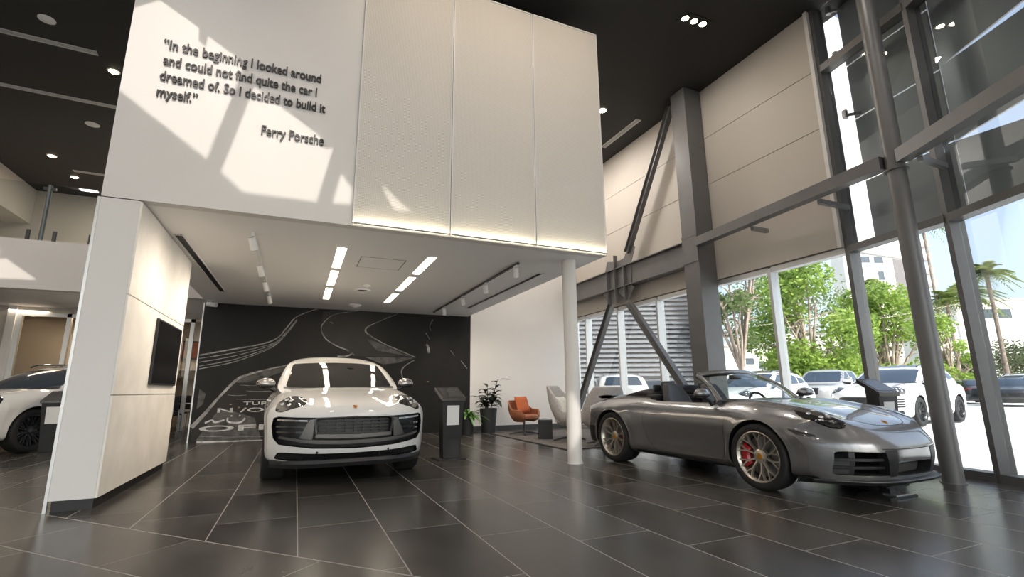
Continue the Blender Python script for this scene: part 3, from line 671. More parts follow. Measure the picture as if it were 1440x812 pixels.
def shell_chair(label, loc, rz, m, hb, wd, hi=False):
    t = thing('swivel_armchair', label, 'armchair', loc, rz)
    # front of the chair is -y; shell sweeps round the back
    nA, nH = 48, 14; G = []
    for i in range(nA + 1):
        ph = math.radians(-140 + 280 * i / nA); c = abs(ph) / math.radians(140)
        if hi: top = hb - (hb - .60) * max(0, min(1, (c - .30) / .35)) ** 1.0; top = top if c < .65 else .60 - .05 * (c - .65)
        else: s_ = max(0, min(1, (c - .22) / .4)); s_ = s_ * s_ * (3 - 2 * s_); top = hb - (hb - .585) * s_
        if c > .86: top -= (c - .86) * .9
        row = []
        for j in range(nH + 1):
            f_ = j / nH; z = .33 + (top - .33) * f_
            r0 = .20 + (wd - .20) * math.sin(min(1, f_ * 1.5) * PI / 2) ** .8
            lean = .10 * max(0, (z - .5)) * (1.6 if c < .4 else .3)
            row.append((r0 * math.sin(ph) * 1.0, r0 * math.cos(ph) * .92 + lean * math.cos(ph), z))
        G.append(row)
    o = MB().grid(G).build('shell', MT[m], t, smooth=60); md = o.modifiers.new('thick', 'SOLIDIFY'); md.thickness = .05; md.offset = 1; sb = o.modifiers.new('sub', 'SUBSURF'); sb.levels = sb.render_levels = 1
    pr = [(0, .35), (wd * .75, .35), (wd * .93, .385), (wd * .93, .43), (wd * .8, .462), (0, .472)]
    sp2 = MB().lathe(pr, (0, 0, 0), 'z', 40); sp2.v = [(x, y * 1.02 - .04, z) for x, y, z in sp2.v]; sp2.build('seat', MT[m], t, smooth=50)
    MB().cyl((0, 0, .34), (0, 0, .05), .022, 16).lathe([(0, .33), (.12, .34), (.12, .352), (0, .352)]).build('column', MT['darkgrey'], t, smooth=40)
    for k in range(4):
        a = math.radians(45 + 90 * k); MB().tube([(0, 0, .07), (.16 * math.cos(a), .16 * math.sin(a), .055), (.36 * math.cos(a), .36 * math.sin(a), .014)], [.024, .02, .013], 10).build('foot', MT['darkgrey'], t, smooth=60)
    return t
def cushion(name, label, loc, rot, s_, m):
    nU = 17; G1, G2 = [], []
    for i in range(nU):
        r1, r2 = [], []
        for j in range(nU):
            u, v = -1 + 2 * i / (nU - 1), -1 + 2 * j / (nU - 1); h_ = .085 * ((1 - u ** 4) * (1 - v ** 4)) ** .6
            p = 1 - .06 * (1 - abs(u * v)); x, z = u * s_ * (1 - .07 * (1 - v * v) * 0 - .05 * (abs(v) < .99) * (1 - v * v)), v * s_ * (1 - .05 * (1 - u * u))
            r1.append((x, -h_, z)); r2.append((x, h_, z))
        G1.append(r1); G2.append(r2)
    o = MB().grid(G1).grid(G2, True).build(name, MT[m], smooth=70); o.location = loc; o.rotation_euler = rot
    return tag(o, label, 'cushion')
RUGY0 = 7.9
rg = thing('area_rug', 'flat grey rug under the lounge chairs by the window', 'rug', (4.5, 7.92, 0))
MB().box(.0, 2.75, 0, 3.75, 0, .012).build('pile', MT['rug'], rg); e = MB()
for a in ((0, 2.75, -.02, 0), (0, 2.75, 3.75, 3.77), (-.02, 0, -.02, 3.77), (2.75, 2.77, -.02, 3.77)): e.box(*a, 0, .014)
e.build('binding', MT['rugedge'], rg)
shell_chair('low cognac leather swivel armchair with an orange cushion', (5.08, 10.95, .012), math.radians(22), 'leather', .80, .34)
cushion('seat_cushion', 'rust orange cushion on the cognac leather armchair', (5.10, 11.10, .70), (math.radians(-20), 0, math.radians(22)), .21, 'cush')
shell_chair('tall grey felt armchair with a cream cushion, partly behind the white column', (5.32, 9.22, .012), math.radians(38), 'greyf', 1.13, .36, True)
cushion('seat_cushion', 'cream cushion in the grey armchair behind the white column', (5.24, 9.33, .70), (math.radians(-20), 0, math.radians(38)), .22, 'cream')
shell_chair('tall grey felt armchair seen from behind at the tail of the grey convertible', (5.48, 8.2, .012), math.radians(165), 'greyf', 1.10, .37, True)
t = thing('side_table', 'low dark box side table between the two lounge chairs', 'side table', (5.10, 9.90, .013), math.radians(-27))
MB().box(-.155, .155, -.24, .24, .37, .40, bev=.004).build('top', MT['darkgrey'], t)
MB().box(-.155, -.13, -.24, .24, 0, .37).build('side_panel', MT['black'], t); MB().box(.13, .155, -.24, .24, 0, .37).build('side_panel', MT['black'], t); MB().box(-.13, .13, -.24, -.22, .0, .37).build('front_panel', MT['black'], t)
t = thing('brochure', 'pale brochure lying on the low dark side table', 'brochure', (5.10, 9.92, .413)); MB().box(-.10, .10, -.14, .14, 0, .008).build('cover', MT['paper'], t); MB().box(-.09, .09, -.13, .13, .008, .010).build('print', MT['darkgrey'], t)
def leaf(mb, base, d, l, wd, droop=.3):
    d = Vector(d).normalized(); up = Vector((0, 0, 1)); s_ = d.cross(up); s_ = s_.normalized() if s_.length > .01 else Vector((1, 0, 0)); n_ = s_.cross(d)
    rows = []
    for i in range(6):
        f_ = i / 5; c = Vector(base) + d * l * f_ - up * droop * l * f_ * f_; w2 = wd * math.sin(PI * min(.98, f_ * .93 + .05)) ** .8 / 2
        rows.append([(c - s_ * w2 + n_ * w2 * .3)[:], c[:], (c + s_ * w2 + n_ * w2 * .3)[:]])
    mb.grid(rows)
R = random.Random(3)
t = thing('potted_rubber_plant', 'dark leafed rubber plant in a tall charcoal pot against the white wall', 'potted plant', (4.56, 12.0, 0))
MB().lathe([(0, 0), (.17, 0), (.22, .56), (.225, .60), (.20, .60), (.195, .54), (0, .54)], n=36).build('pot', MT['pot'], t, smooth=40)
MB().lathe([(0, .545), (.195, .545)], n=24).build('soil', MT['soil'], t); st = MB(); lf = MB()
for k in range(7):
    a = R.uniform(0, 6.28); top = Vector((math.cos(a) * R.uniform(.1, .30), math.sin(a) * R.uniform(.05, .25), R.uniform(.85, 1.32))); b = Vector((math.cos(a) * .05, math.sin(a) * .05, .54))
    st.tube([b, b.lerp(top, .5) + Vector((0, 0, .06)), top], [.012, .010, .006], 7)
    for i in range(9):
        f_ = .25 + .75 * i / 8; p = b.lerp(top, f_); aa = a + i * 2.4; leaf(lf, p, (math.cos(aa), math.sin(aa), R.uniform(.1, .9)), R.uniform(.22, .36), R.uniform(.11, .16), R.uniform(.1, .6))
st.build('stems', MT['stem'], t); lf.build('leaves', MT['leafdark'], t, smooth=60)
t = thing('potted_spider_plant', 'small variegated green plant in a black pot behind the kiosk', 'potted plant', (3.90, 11.7, 0))
MB().lathe([(0, 0), (.14, 0), (.18, .42), (.16, .42), (.155, .38), (0, .38)], n=32).build('pot', MT['pot'], t, smooth=40); lf = MB()
for k in range(46): a = R.uniform(0, 6.28); leaf(lf, (math.cos(a) * .03, math.sin(a) * .03, .38), (math.cos(a), math.sin(a), R.uniform(.5, 1.8)), R.uniform(.4, .65), .075, R.uniform(.4, 1.0))
lf.build('leaves', MT['leafgreen'], t, smooth=60)
# things glimpsed between pier and mural
t = thing('framed_picture', 'red-brown framed picture in the gap left of the mural', 'picture', (-3.3, 18.85, 2.42))
MB().box(-.55, .55, -.03, .05, -.30, .30).build('frame', MT['darkgrey'], t); MB().box(-.5, .5, -.035, -.03, -.25, .25).build('image', mat('picture_red', (.22, .07, .04), .6, noise=(5, .6)), t)
t = thing('wall_shelf', 'pale wall shelf below the framed picture left of the mural', 'shelf', (-3.3, 18.7, 1.75)); MB().box(-.8, .8, -.2, .19, 0, .06).build('board', MT['fixture'], t); MB().box(-.75, .75, -.02, .19, -.25, 0).build('apron', MT['panel'], t)
t = thing('meeting_table', 'glass-topped meeting table in the room left of the mural', 'table', (-3.2, 16.2 + 1.2, 0)); MB().box(-.7, .7, -.4, .4, .73, .75).build('top', MT['fixture'], t)
for sx in (-1, 1):
    for sy in (-1, 1): MB().cyl((sx * .6, sy * .33, 0), (sx * .6, sy * .33, .73), .018, 10).build('leg', MT['chrome'], t)
def wire_chair(label, loc, rz):
    t = thing('office_chair', label, 'chair', loc, rz); MB().rbox((0, 0, .46), (.44, .44, .05), .02).build('seat', MT['black'], t); MB().rbox((0, .22, .76), (.42, .04, .42), .02).build('backrest', MT['black'], t)
    for sx in (-1, 1): MB().tube([(sx * .22, .22, .6), (sx * .22, .22, .02), (sx * .22, -.22, .02), (sx * .22, -.2, .46)], .012, 8).build('leg', MT['chrome'], t)
    return t
wire_chair('black chair in front of the meeting table left of the mural', (-3.15, 16.6, 0), math.radians(180)); wire_chair('black chair behind the meeting table left of the mural', (-3.2, 18.1, 0), 0)
# ================================================================== cars (x forward, y left, z up, origin on the ground amidships)
def spl(xs, ys):
    xs = np.array(xs, float); ys = np.array(ys, float)
    if xs[0] > xs[-1]: xs, ys = xs[::-1], ys[::-1]
    h_ = np.diff(xs); d = np.diff(ys) / h_; m = np.zeros_like(ys); m[0], m[-1] = d[0], d[-1]
    for i in range(1, len(xs) - 1):
        m[i] = 0 if d[i - 1] * d[i] <= 0 else 2 * d[i - 1] * d[i] / (d[i - 1] + d[i])
    def f(x):
        x = np.clip(np.asarray(x, float), xs[0], xs[-1]); i = np.clip(np.searchsorted(xs, x) - 1, 0, len(h_) - 1)
        t = (x - xs[i]) / h_[i]; a, b = ys[i], ys[i + 1]; t2, t3 = t * t, t ** 3
        return (2 * t3 - 3 * t2 + 1) * a + (t3 - 2 * t2 + t) * h_[i] * m[i] + (-2 * t3 + 3 * t2) * b + (t3 - t2) * h_[i] * m[i + 1]
    return f
def deform_body(F, Rr, W, H, B, e=5., nT=120, nS=150, rings=14, e_bot=None):
    th = np.linspace(0, 2 * PI, 4001); c, s_ = np.cos(th), np.sin(th)
    ee = np.where(s_ < 0, e_bot or e, e)
    v = np.sign(c) * np.abs(c) ** (2 / ee); w_ = np.sign(s_) * np.abs(s_) ** (2 / ee)
    L_ = np.concatenate([[0], np.cumsum(np.hypot(np.diff(v) * .9, np.diff(w_) * .4))]); q = np.interp(np.linspace(0, L_[-1], nT, endpoint=False), L_, th)
    c, s_ = np.cos(q), np.sin(q); ee = np.where(s_ < 0, e_bot or e, e)
    v = np.sign(c) * np.abs(c) ** (2 / ee); w_ = np.sign(s_) * np.abs(s_) ** (2 / ee)
    def ev(S, v, w_):
        y = v * .8; z = .5 + .3 * w_ + 0 * S; x = Rr(y, z) + S * (F(y, z) - Rr(y, z))
        for _ in range(8):
            z = B(x, y) + (w_ + 1) / 2 * (H(x, y) - B(x, y)); y = v * W(x, z); xn = Rr(y, z) + S * (F(y, z) - Rr(y, z)); x = .5 * x + .5 * xn
        return np.stack(np.broadcast_arrays(x, y, z), -1)
    tt = np.linspace(0, 1, nS); S = (.35 * (.5 - .5 * np.cos(PI * tt)) + .65 * tt)[:, None]
    P = ev(S, v[None], w_[None]); V = P.reshape(-1, 3).tolist(); Fc = []
    for i in range(nS - 1):
        for k in range(nT):
            l = (k + 1) % nT; Fc.append((i * nT + k, i * nT + l, (i + 1) * nT + l, (i + 1) * nT + k))
    for S0, base, flip in ((0., 0, True), (1., (nS - 1) * nT, False)):
        prev = list(range(base, base + nT))
        for r in np.linspace(1, 0, rings + 1)[1:-1]:
            Q = ev(np.full((1, 1), S0), (v * r)[None], (w_ * r)[None])[0]; b = len(V); V += Q.tolist(); cur = list(range(b, b + nT))
            for k in range(nT):
                l = (k + 1) % nT; f = (prev[k], prev[l], cur[l], cur[k]); Fc.append(f[::-1] if flip else f)
            prev = cur
        V.append(ev(np.full((1, 1), S0), np.zeros((1, 1)), np.zeros((1, 1)))[0, 0].tolist()); cidx = len(V) - 1
        for k in range(nT): f = (prev[k], prev[(k + 1) % nT], cidx); Fc.append(f[::-1] if flip else f)
    m = MB(); m.add(V, Fc); return m
def bvh_of(mb): return BVHTree.FromPolygons([Vector(v) for v in mb.v], mb.f)
def boolean(o, cutters):
    """cut the cutters out of o; their material comes along"""
    for c in cutters:
        c.parent = o.parent
        md = o.modifiers.new('b', 'BOOLEAN'); md.object = c; md.operation = 'DIFFERENCE'; md.solver = 'EXACT'; md.material_mode = 'TRANSFER'
    bpy.context.view_layer.update(); dg = bpy.context.evaluated_depsgraph_get()
    me = bpy.data.meshes.new_from_object(o.evaluated_get(dg), preserve_all_data_layers=True, depsgraph=dg)
    o.modifiers.clear(); old = o.data; o.data = me; me.name = old.name
    for c in cutters: bpy.data.objects.remove(c)
    me.polygons.foreach_set('use_smooth', [True] * len(me.polygons)); me.set_sharp_from_angle(angle=math.radians(38))
FRONT = (lambda a, b: ((6, a, b), (-1, 0, 0)))
REAR = (lambda a, b: ((-6, a, b), (1, 0, 0)))
LEFT = (lambda a, b: ((a, 6, b), (0, -1, 0)))
RIGHT = (lambda a, b: ((a, -6, b), (0, 1, 0)))
TOP = (lambda a, b: ((a, b, 6), (0, 0, -1)))
def inside(p, poly):
    c = False; n_ = len(poly)
    for i in range(n_):
        a, b = poly[i], poly[i - 1]
        if (a[1] > p[1]) != (b[1] > p[1]) and p[0] < (b[0] - a[0]) * (p[1] - a[1]) / (b[1] - a[1]) + a[0]: c = not c
    return c
def resample(poly, step, closed=True):
    out = []; n_ = len(poly)
    for i in range(n_ if closed else n_ - 1):
        a, b = np.array(poly[i], float), np.array(poly[(i + 1) % n_], float); k = max(1, int(math.ceil(np.linalg.norm(b - a) / step)))
        for j in range(k): out.append(tuple(a + (b - a) * j / k))
    if not closed: out.append(tuple(poly[-1]))
    return out
def rounded(poly, r=.25, n=5):
    """cut corners with quadratic curves; r is the share of each side used"""
    out = []; m = len(poly)
    for i in range(m):
        p0, p1, p2 = (np.array(poly[j % m], float) for j in (i - 1, i, i + 1)); a, b = p1 + (p0 - p1) * r, p1 + (p2 - p1) * r
        for t in np.linspace(0, 1, n): out.append(tuple((1 - t) ** 2 * a + 2 * t * (1 - t) * p1 + t * t * b))
    return out
def conform(mb, bvh, poly, cast, off=.003, thick=.012, step=.035):
    """lay a sheet with the given outline onto a surface seen along a casting direction"""
    ol = resample(poly, step); xs = [p[0] for p in ol]; ys = [p[1] for p in ol]; pts = list(ol); n_ = len(ol)
    gx = np.arange(min(xs) + step * .5, max(xs), step); gy_ = np.arange(min(ys) + step * .5, max(ys), step); oa = np.array(ol)
    for a in gx:
        for b in gy_:
            if inside((a, b), ol) and np.min(np.hypot(oa[:, 0] - a, oa[:, 1] - b)) > step * .4: pts.append((a, b))
    vs, es, fs, *_ = delaunay_2d_cdt([Vector(p) for p in pts], [(i, (i + 1) % n_) for i in range(n_)], [], 1, 1e-6)
    V = []; ok = []; last = None
    for v in vs:
        o_, d = cast(v.x, v.y); d = Vector(d); h_, nn, _, dist = bvh.ray_cast(Vector(o_), d)
        if h_ is None: V.append(None)
        else: V.append(h_ - d * off)
    good = [p for p in V if p is not None]
    if not good: return mb
    for i, p in enumerate(V):
        if p is None:      # off the edge: drop to the nearest depth found
            o_, d = cast(vs[i].x, vs[i].y); d = Vector(d); j = min((k for k in range(len(V)) if V[k] is not None), key=lambda k: (vs[k] - vs[i]).length)
            o_ = Vector(o_); V[i] = o_ + d * ((V[j] - o_).dot(d))
    nV = len(V); D = Vector(cast(0, 0)[1]); back = [p + Vector(cast(vs[i].x, vs[i].y)[1]) * thick for i, p in enumerate(V)]
    cnt = {}
    for f in fs:
        for i in range(len(f)): cnt[(f[i], f[(i + 1) % len(f)])] = 1
    side = [(a, b, nV + b, nV + a) for a, b in cnt if (b, a) not in cnt]
    return mb.add([p[:] for p in V + back], [tuple(f) for f in fs] + [tuple(nV + i for i in f)[::-1] for f in fs] + side)
def ribbon2(pts, w_):
    p = smooth_line(pts, 6) if len(pts) > 2 else np.array(pts, float); n_ = len(p); L_, R_ = [], []
    ws = np.interp(np.linspace(0, 1, n_), np.linspace(0, 1, len(w_)), w_) if isinstance(w_, (list, tuple)) else [w_] * n_
    for i in range(n_):
        t = p[min(i + 1, n_ - 1)] - p[max(i - 1, 0)]; t = t / (np.linalg.norm(t) + 1e-9); nn = np.array([-t[1], t[0]]) * ws[i] / 2; L_.append(tuple(p[i] + nn)); R_.append(tuple(p[i] - nn))
    return L_ + R_[::-1]
mir = lambda poly: [(-a, b) for a, b in poly]

MT.update(
    white_paint=mat('white_car_paint', (.68, .67, .655), .5, spec=.2, coat=1., coat_r=.02), grey_paint=mat('grey_metallic_car_paint', (.19, .186, .187), .24, .5, coat=1., coat_r=.02),
    tyre=mat('tyre_rubber', (.012, .012, .012), .75, bump=(90, .2)), rimgold=mat('satin_bronze_rim', (.56, .51, .44), .32, .8), rimdark=mat('dark_rim', (.035, .035, .037), .3, .6), rimcut=mat('machined_rim_edge', (.62, .61, .60), .22, .9),
    disc=mat('brake_disc', (.22, .22, .22), .35, .9), red=mat('red_caliper', (.45, .012, .015), .3, coat=.6), carglass=mat('dark_car_glass', (.010, .011, .011), .04, spec=.7), carglass2=mat('blue_car_glass', (.03, .045, .065), .05, spec=.8),
    clear=glass_mat('windscreen_glass', (.82, .89, .88), .9), trim=mat('black_trim', (.014, .014, .015), .42), gloss=mat('piano_black', (.008, .008, .009), .1, coat=.8), satin=mat('satin_grey_trim', (.11, .105, .10), .38, .5),
    lamp=mat('lamp_housing', (.035, .033, .032), .08, .3, coat=1.), lens=mat('lamp_lens', (.55, .56, .58), .08, .5, coat=1.), gold=mat('crest_gold', (.75, .33, .04), .3, .7), crestred=mat('crest_red', (.25, .02, .02), .4), silver=mat('silver_mirror_cap', (.36, .34, .33), .25, .7, coat=.6),
    interior=mat('black_interior', (.018, .018, .020), .6), seat=mat('charcoal_seat_leather', (.045, .045, .05), .45, bump=(60, .1)), fabric=mat('black_soft_top', (.022, .019, .018), .85), cavity=mat('dark_cavity', (.006, .006, .006), .7), redlamp=mat('red_tail_lamp', (.30, .01, .01), .15, coat=1.),
    silverp=mat('silver_car_paint', (.45, .44, .43), .3, .4, coat=1.), blackp=mat('black_car_paint', (.012, .012, .014), .25, coat=1.), plate=mat('white_plate', (.8, .8, .8), .5), chargold=mat('crest_black', (.02, .02, .02), .4))

def crest(parent, pos, d, up, s_=.035):
    """small shield: gold field with dark and red quarters"""
    d, up = Vector(d).normalized(), Vector(up).normalized(); r_ = up.cross(d).normalized(); up = d.cross(r_)
    sh = [(-.8, .9), (0, 1.05), (.8, .9), (.85, 0), (.55, -.65), (0, -1.1), (-.55, -.65), (-.85, 0)]
    f = lambda a, b, c: (Vector(pos) + r_ * a * s_ + up * b * s_ * 1.15 + d * c)[:]
    o = MB().prism(sh, 0, .006, f).build('crest', MT['gold'], parent, bevel=.0012)
    q = MB().prism([(-.6, .1), (-.05, .1), (-.05, .65), (-.6, .6)], .006, .008, f).prism([(.05, -.1), (.6, -.1), (.4, -.55), (.05, -.8)], .006, .008, f); q.build('crest_quarter', MT['crestred'], o)
    MB().prism([(-.2, .2), (.2, .2), (.2, -.2), (0, -.35), (-.2, -.2)], .006, .009, f).build('crest_shield', MT['chargold'], o); return o

def wheel(parent, x, y, r, side, wd, style, rim_r, caliper=True, steer=0):
    """side -1 = right of the car; the outer face looks along side*y"""
    def P(a, rad, out): return (math.cos(a) * rad, side * out, math.sin(a) * rad)
    rm = MB(); h_ = wd / 2
    prof = [(rim_r * .90, -h_ * .8), (rim_r * .90, h_ * .55), (rim_r * .955, h_ * .78), (rim_r * 1.0, h_ * .86), (rim_r * 1.0, h_ * .93), (rim_r * .965, h_ * .95), (rim_r * .93, h_ * .86)]
    rm.lathe([(a, side * b) for a, b in prof], (0, 0, 0), 'y', 64)
    rm.lathe([(0, side * h_ * .62), (.055, side * h_ * .64), (.075, side * h_ * .56), (.08, side * h_ * .2), (0, side * h_ * .2)], (0, 0, 0), 'y', 32)
    def spoke(a0, r0, a1, r1, w0, w1, o0, o1, t=.030):
        A, B = np.array(P(a0, r0, o0)), np.array(P(a1, r1, o1)); dd = (B - A) / np.linalg.norm(B - A); yv = np.array([0, side, 0.]); sv = np.cross(dd, yv); sv /= np.linalg.norm(sv)
        vs = []
        for q, w_ in ((A, w0), (B, w1)):
            for k_, j in ((-.5, -1), (.5, -1), (.32, 0), (-.32, 0)): vs.append(q + sv * w_ * k_ + yv * (j * t))
        rm.add(vs, [(3, 2, 1, 0), (4, 5, 6, 7), (0, 1, 5, 4), (1, 2, 6, 5), (2, 3, 7, 6), (3, 0, 4, 7)])
    if style == 'mesh':
        for k in range(10):
            a = PI / 2 + 2 * PI * k / 10 + .02; pr = (1 if k % 2 else -1) * .115
            a_in, a_mid = a + pr * 1.0, a + pr * .25
            spoke(a_in, .055, a_mid, rim_r * .60, .026, .019, h_ * .58, h_ * .72)
            for b in (-1, 1): spoke(a_mid, rim_r * .585, a_mid + b * .155, rim_r * .945, .019, .015, h_ * .72, h_ * .84)
    else:
        for k in range(7 if style == 'seven' else 10):
            a = PI / 2 + 2 * PI * k / (7 if style == 'seven' else 10)
            for b in (-1, 1): spoke(a + b * .10, .05, a + b * .10, rim_r * .95, .020, .026, h_ * .56, h_ * .84)
            spoke(a + .32, rim_r * .55, a + .12, rim_r * .94, .012, .016, h_ * .7, h_ * .82)
    o = rm.build('wheel', MT[{'mesh': 'rimgold', 'seven': 'rimcut'}.get(style, 'rimdark')], parent, smooth=35); o.location = (x, y, r); o.rotation_euler = (0, 0, steer)
    ty = MB().lathe([(a, b) for a, b in ((rim_r * .97, -h_ * .9), (rim_r * 1.03, -h_ * .99), (r * .90, -h_), (r * .965, -h_ * .93), (r * .993, -h_ * .75), (r, -h_ * .4), (r, h_ * .4), (r * .993, h_ * .75), (r * .965, h_ * .93), (r * .90, h_), (rim_r * 1.03, h_ * .99), (rim_r * .97, h_ * .9))], (0, 0, 0), 'y', 72, True)
    for g in (-.45, -.15, .15, .45): pass
    ty.build('tyre', MT['tyre'], o, smooth=50)
    MB().lathe([(.04, side * .012), (rim_r * .78, side * .012), (rim_r * .78, -side * .018), (.04, -side * .018)], (0, 0, 0), 'y', 48).build('brake_disc', MT['disc'], o, smooth=35)
    MB().lathe([(0, -side * .03), (rim_r * .9, -side * .03)], (0, 0, 0), 'y', 40).build('hub_back', MT['cavity'], o)
    if caliper:
        cp = MB(); G0 = []
        for i in range(9):
            a = PI - .62 + 1.24 * i / 8 if x > 0 else -.62 + 1.24 * i / 8
            G0.append([P(a, rim_r * q, t) for q, t in ((.52, .055), (.60, .078), (.82, .078), (.86, .05), (.86, -.03), (.52, -.03))])
        cp.grid([g + [g[0]] for g in G0]); cp.add(G0[0], [tuple(range(6))]); cp.add(G0[-1], [tuple(range(6))]); cp.build('brake_caliper', MT['red'], o, smooth=40)
    cc = MB().lathe([(0, side * (h_ * .66)), (.03, side * (h_ * .655)), (.034, side * h_ * .62)], (0, 0, 0), 'y', 24).build('centre_cap', MT['gold' if style != 'dark' else 'satin'], o)
    nb = MB()
    for k in range(5): a = PI / 2 + 2 * PI * k / 5 + .3; nb.cyl(P(a, .052, h_ * .55), P(a, .052, h_ * .63), .009, 8)
    nb.build('wheel_bolt', MT['black'], o); return o
def arch_cutter(x, z, r, side, y_in, y_out):
    m = MB().lathe([(0, side * y_in), (r, side * y_in), (r, side * y_out), (0, side * y_out)], (x, 0, z), 'y', 64); return m.build('cut', MT['cavity'])
def prism_cutter(poly, a0, a1, axis, m):
    f = {'x': lambda a, b, c: (c, a, b), 'y': lambda a, b, c: (a, c, b), 'z': lambda a, b, c: (a, b, c)}[axis]
    return MB().prism(poly, a0, a1, f).build('cut', MT[m])

# ------------------------------------------------------------------ grey open two-seater
def make_cabriolet(loc, rz):
    car = thing('sports_car', 'dark grey open-top sports car with bronze mesh wheels and red brake calipers by the window', 'car', loc, rz)
    AB = np.abs
    fz = spl([.1, .2, .3, .42, .50, .56, .62, .70, .80, .95], [2.15, 2.20, 2.235, 2.255, 2.25, 2.225, 2.18, 2.13, 2.08, 2.0])
    F = lambda y, z: fz(z) - .60 * (AB(y) / .93) ** 3.6
    rzf = spl([.15, .3, .5, .65, .78, .86, .95, 1.1], [-2.16, -2.24, -2.27, -2.265, -2.22, -2.18, -2.12, -2.0])
    Rr = lambda y, z: rzf(z) + .55 * (AB(y) / .93) ** 4
    wx = spl([2.3, 1.9, 1.55, 1.225, .85, .4, -.2, -.6, -.95, -1.3, -1.7, -2.0, -2.3], [.84, .88, .905, .912, .895, .875, .875, .893, .925, .935, .92, .885, .83])
    wz = spl([.1, .2, .32, .45, .58, .70, .78, .86, .94, 1.05], [.93, .965, .978, .985, 1.0, .995, .975, .94, .90, .84])
    def W(x, z):
        hau = .018 * np.exp(-((x + 1.15) / .5) ** 2) * np.exp(-((z - .74) / .10) ** 2)
        sc = -.020 * np.exp(-((x - .15) / .55) ** 2) * np.exp(-((z - .44) / .11) ** 2)
        arch = sum(.014 * np.exp(-(((np.hypot(x - ax, z - az) - ar) / .05) ** 2)) for ax, az, ar in ((1.225, .34, .38), (-1.225, .358, .40)))
        return wx(x) * wz(z) + hau + sc + arch
    hc = spl([2.30, 2.20, 2.10, 2.0, 1.85, 1.6, 1.3, 1.05, .8, .3, -.4, -.8, -1.15, -1.5, -1.8, -2.05, -2.2, -2.3], [.54, .60, .665, .72, .775, .838, .888, .918, .935, .94, .95, .985, 1.0, .985, .93, .86, .82, .78])
    def H(x, y):
        a = AB(y); cr = .040 * np.exp(-((a - .62) / .15) ** 2) * np.clip((2.1 - x) / .3, 0, 1) * np.clip((x - .6) / .5, 0, 1)
        valley = -.012 * np.exp(-((a - .40) / .12) ** 2) * np.clip((2.1 - x) / .3, 0, 1) * np.clip((x - .6) / .5, 0, 1)
        return hc(x) + cr + valley - .05 * (a / .9) ** 3 - .035 * np.clip((-x - .6) / .6, 0, 1) * (a / .8) ** 2
    bz = spl([2.3, 1.9, 1.6, 1.0, 0, -1.0, -1.6, -2.3], [.20, .165, .15, .14, .14, .15, .18, .26])
    Bf = lambda x, y: bz(x)
    mb = deform_body(F, Rr, W, H, Bf, e=5.2, nT=150, nS=190, e_bot=7)
    bv = bvh_of(mb)
    body = mb.build('body', MT['grey_paint'], car, smooth=60)
    side_in = rounded([(-.36, .455), (-.765, .465), (-.775, .25), (-.36, .245)], .12)
    mid_in = rounded([(-.29, .36), (.29, .36), (.27, .235), (-.27, .235)], .15)
    cut = [arch_cutter(1.225, .345, .372, s_, .55, 1.2) for s_ in (-1, 1)] + [arch_cutter(-1.225, .362, .388, s_, .52, 1.2) for s_ in (-1, 1)]
    cut += [prism_cutter(side_in, 1.88, 2.5, 'x', 'cavity'), prism_cutter(mir(side_in), 1.88, 2.5, 'x', 'cavity'), prism_cutter(mid_in, 1.95, 2.5, 'x', 'cavity')]
    ck = rounded([(.80, .50), (.62, .685), (-.55, .705), (-.72, .60), (-.72, -.60), (-.55, -.705), (.62, -.685), (.80, -.50)], .3)
    cut.append(prism_cutter(ck, .42, 1.6, 'z', 'interior'))
    boolean(body, cut)
    # front end
    for s_ in (-1, 1):
        sl = MB(); sg = lambda p: [(s_ * a, b) for a, b in p]
        for z in (.315, .385): conform(sl, bv, sg([(-.37, z - .012), (-.77, z - .012), (-.77, z + .012), (-.37, z + .012)]), FRONT, -.035, .05)
        conform(sl, bv, sg([(-.62, .25), (-.66, .25), (-.66, .46), (-.62, .46)]), FRONT, -.06, .04)
        sl.build('intake_slats', MT['trim'], car, smooth=40)
        ad = MB(); conform(ad, bv, sg([(-.66, .33), (-.80, .33), (-.80, .375), (-.66, .375)]), FRONT, -.05, .03); conform(ad, bv, sg([(-.66, .255), (-.80, .255), (-.80, .30), (-.66, .30)]), FRONT, -.05, .03); ad.build('air_flap', MT['darkgrey'], car, smooth=40)
        pr = MB(); conform(pr, bv, sg(rounded([(-.285, .475), (-.43, .475), (-.375, .235), (-.285, .235)], .1)), FRONT, .004, .09); pr.build('intake_pillar', MT['trim'], car, smooth=40)
    pm = MB(); conform(pm, bv, rounded([(-.27, .325), (.27, .325), (.25, .245), (-.25, .245)], .12), FRONT, -.10, .03); pm.build('radar_panel', MT['satin'], car, smooth=40)
    lip = MB(); G = []
    for y in np.linspace(-.86, .86, 61):
        x0 = float(F(np.array(y), np.array(.22))); e_ = 1 - .5 * (abs(y) / .86) ** 6; G.append([(x0 - .12, y, .205), (x0 + .035 * e_, y, .205), (x0 + .055 * e_, y, .190), (x0 + .03 * e_, y, .165), (x0 - .14, y, .150)])
    lip.grid(G); lip.grid([[G[i][0] for i in range(61)], [G[i][-1] for i in range(61)]], True); lip.build('front_splitter', MT['trim'], car, smooth=30)
    edge = MB(); edge.tube([(g[2][0] + .002, g[2][1], g[2][2] + .006) for g in G[3:-3]], .006, 8); edge.build('splitter_edge', MT['satin'], car, smooth=60)
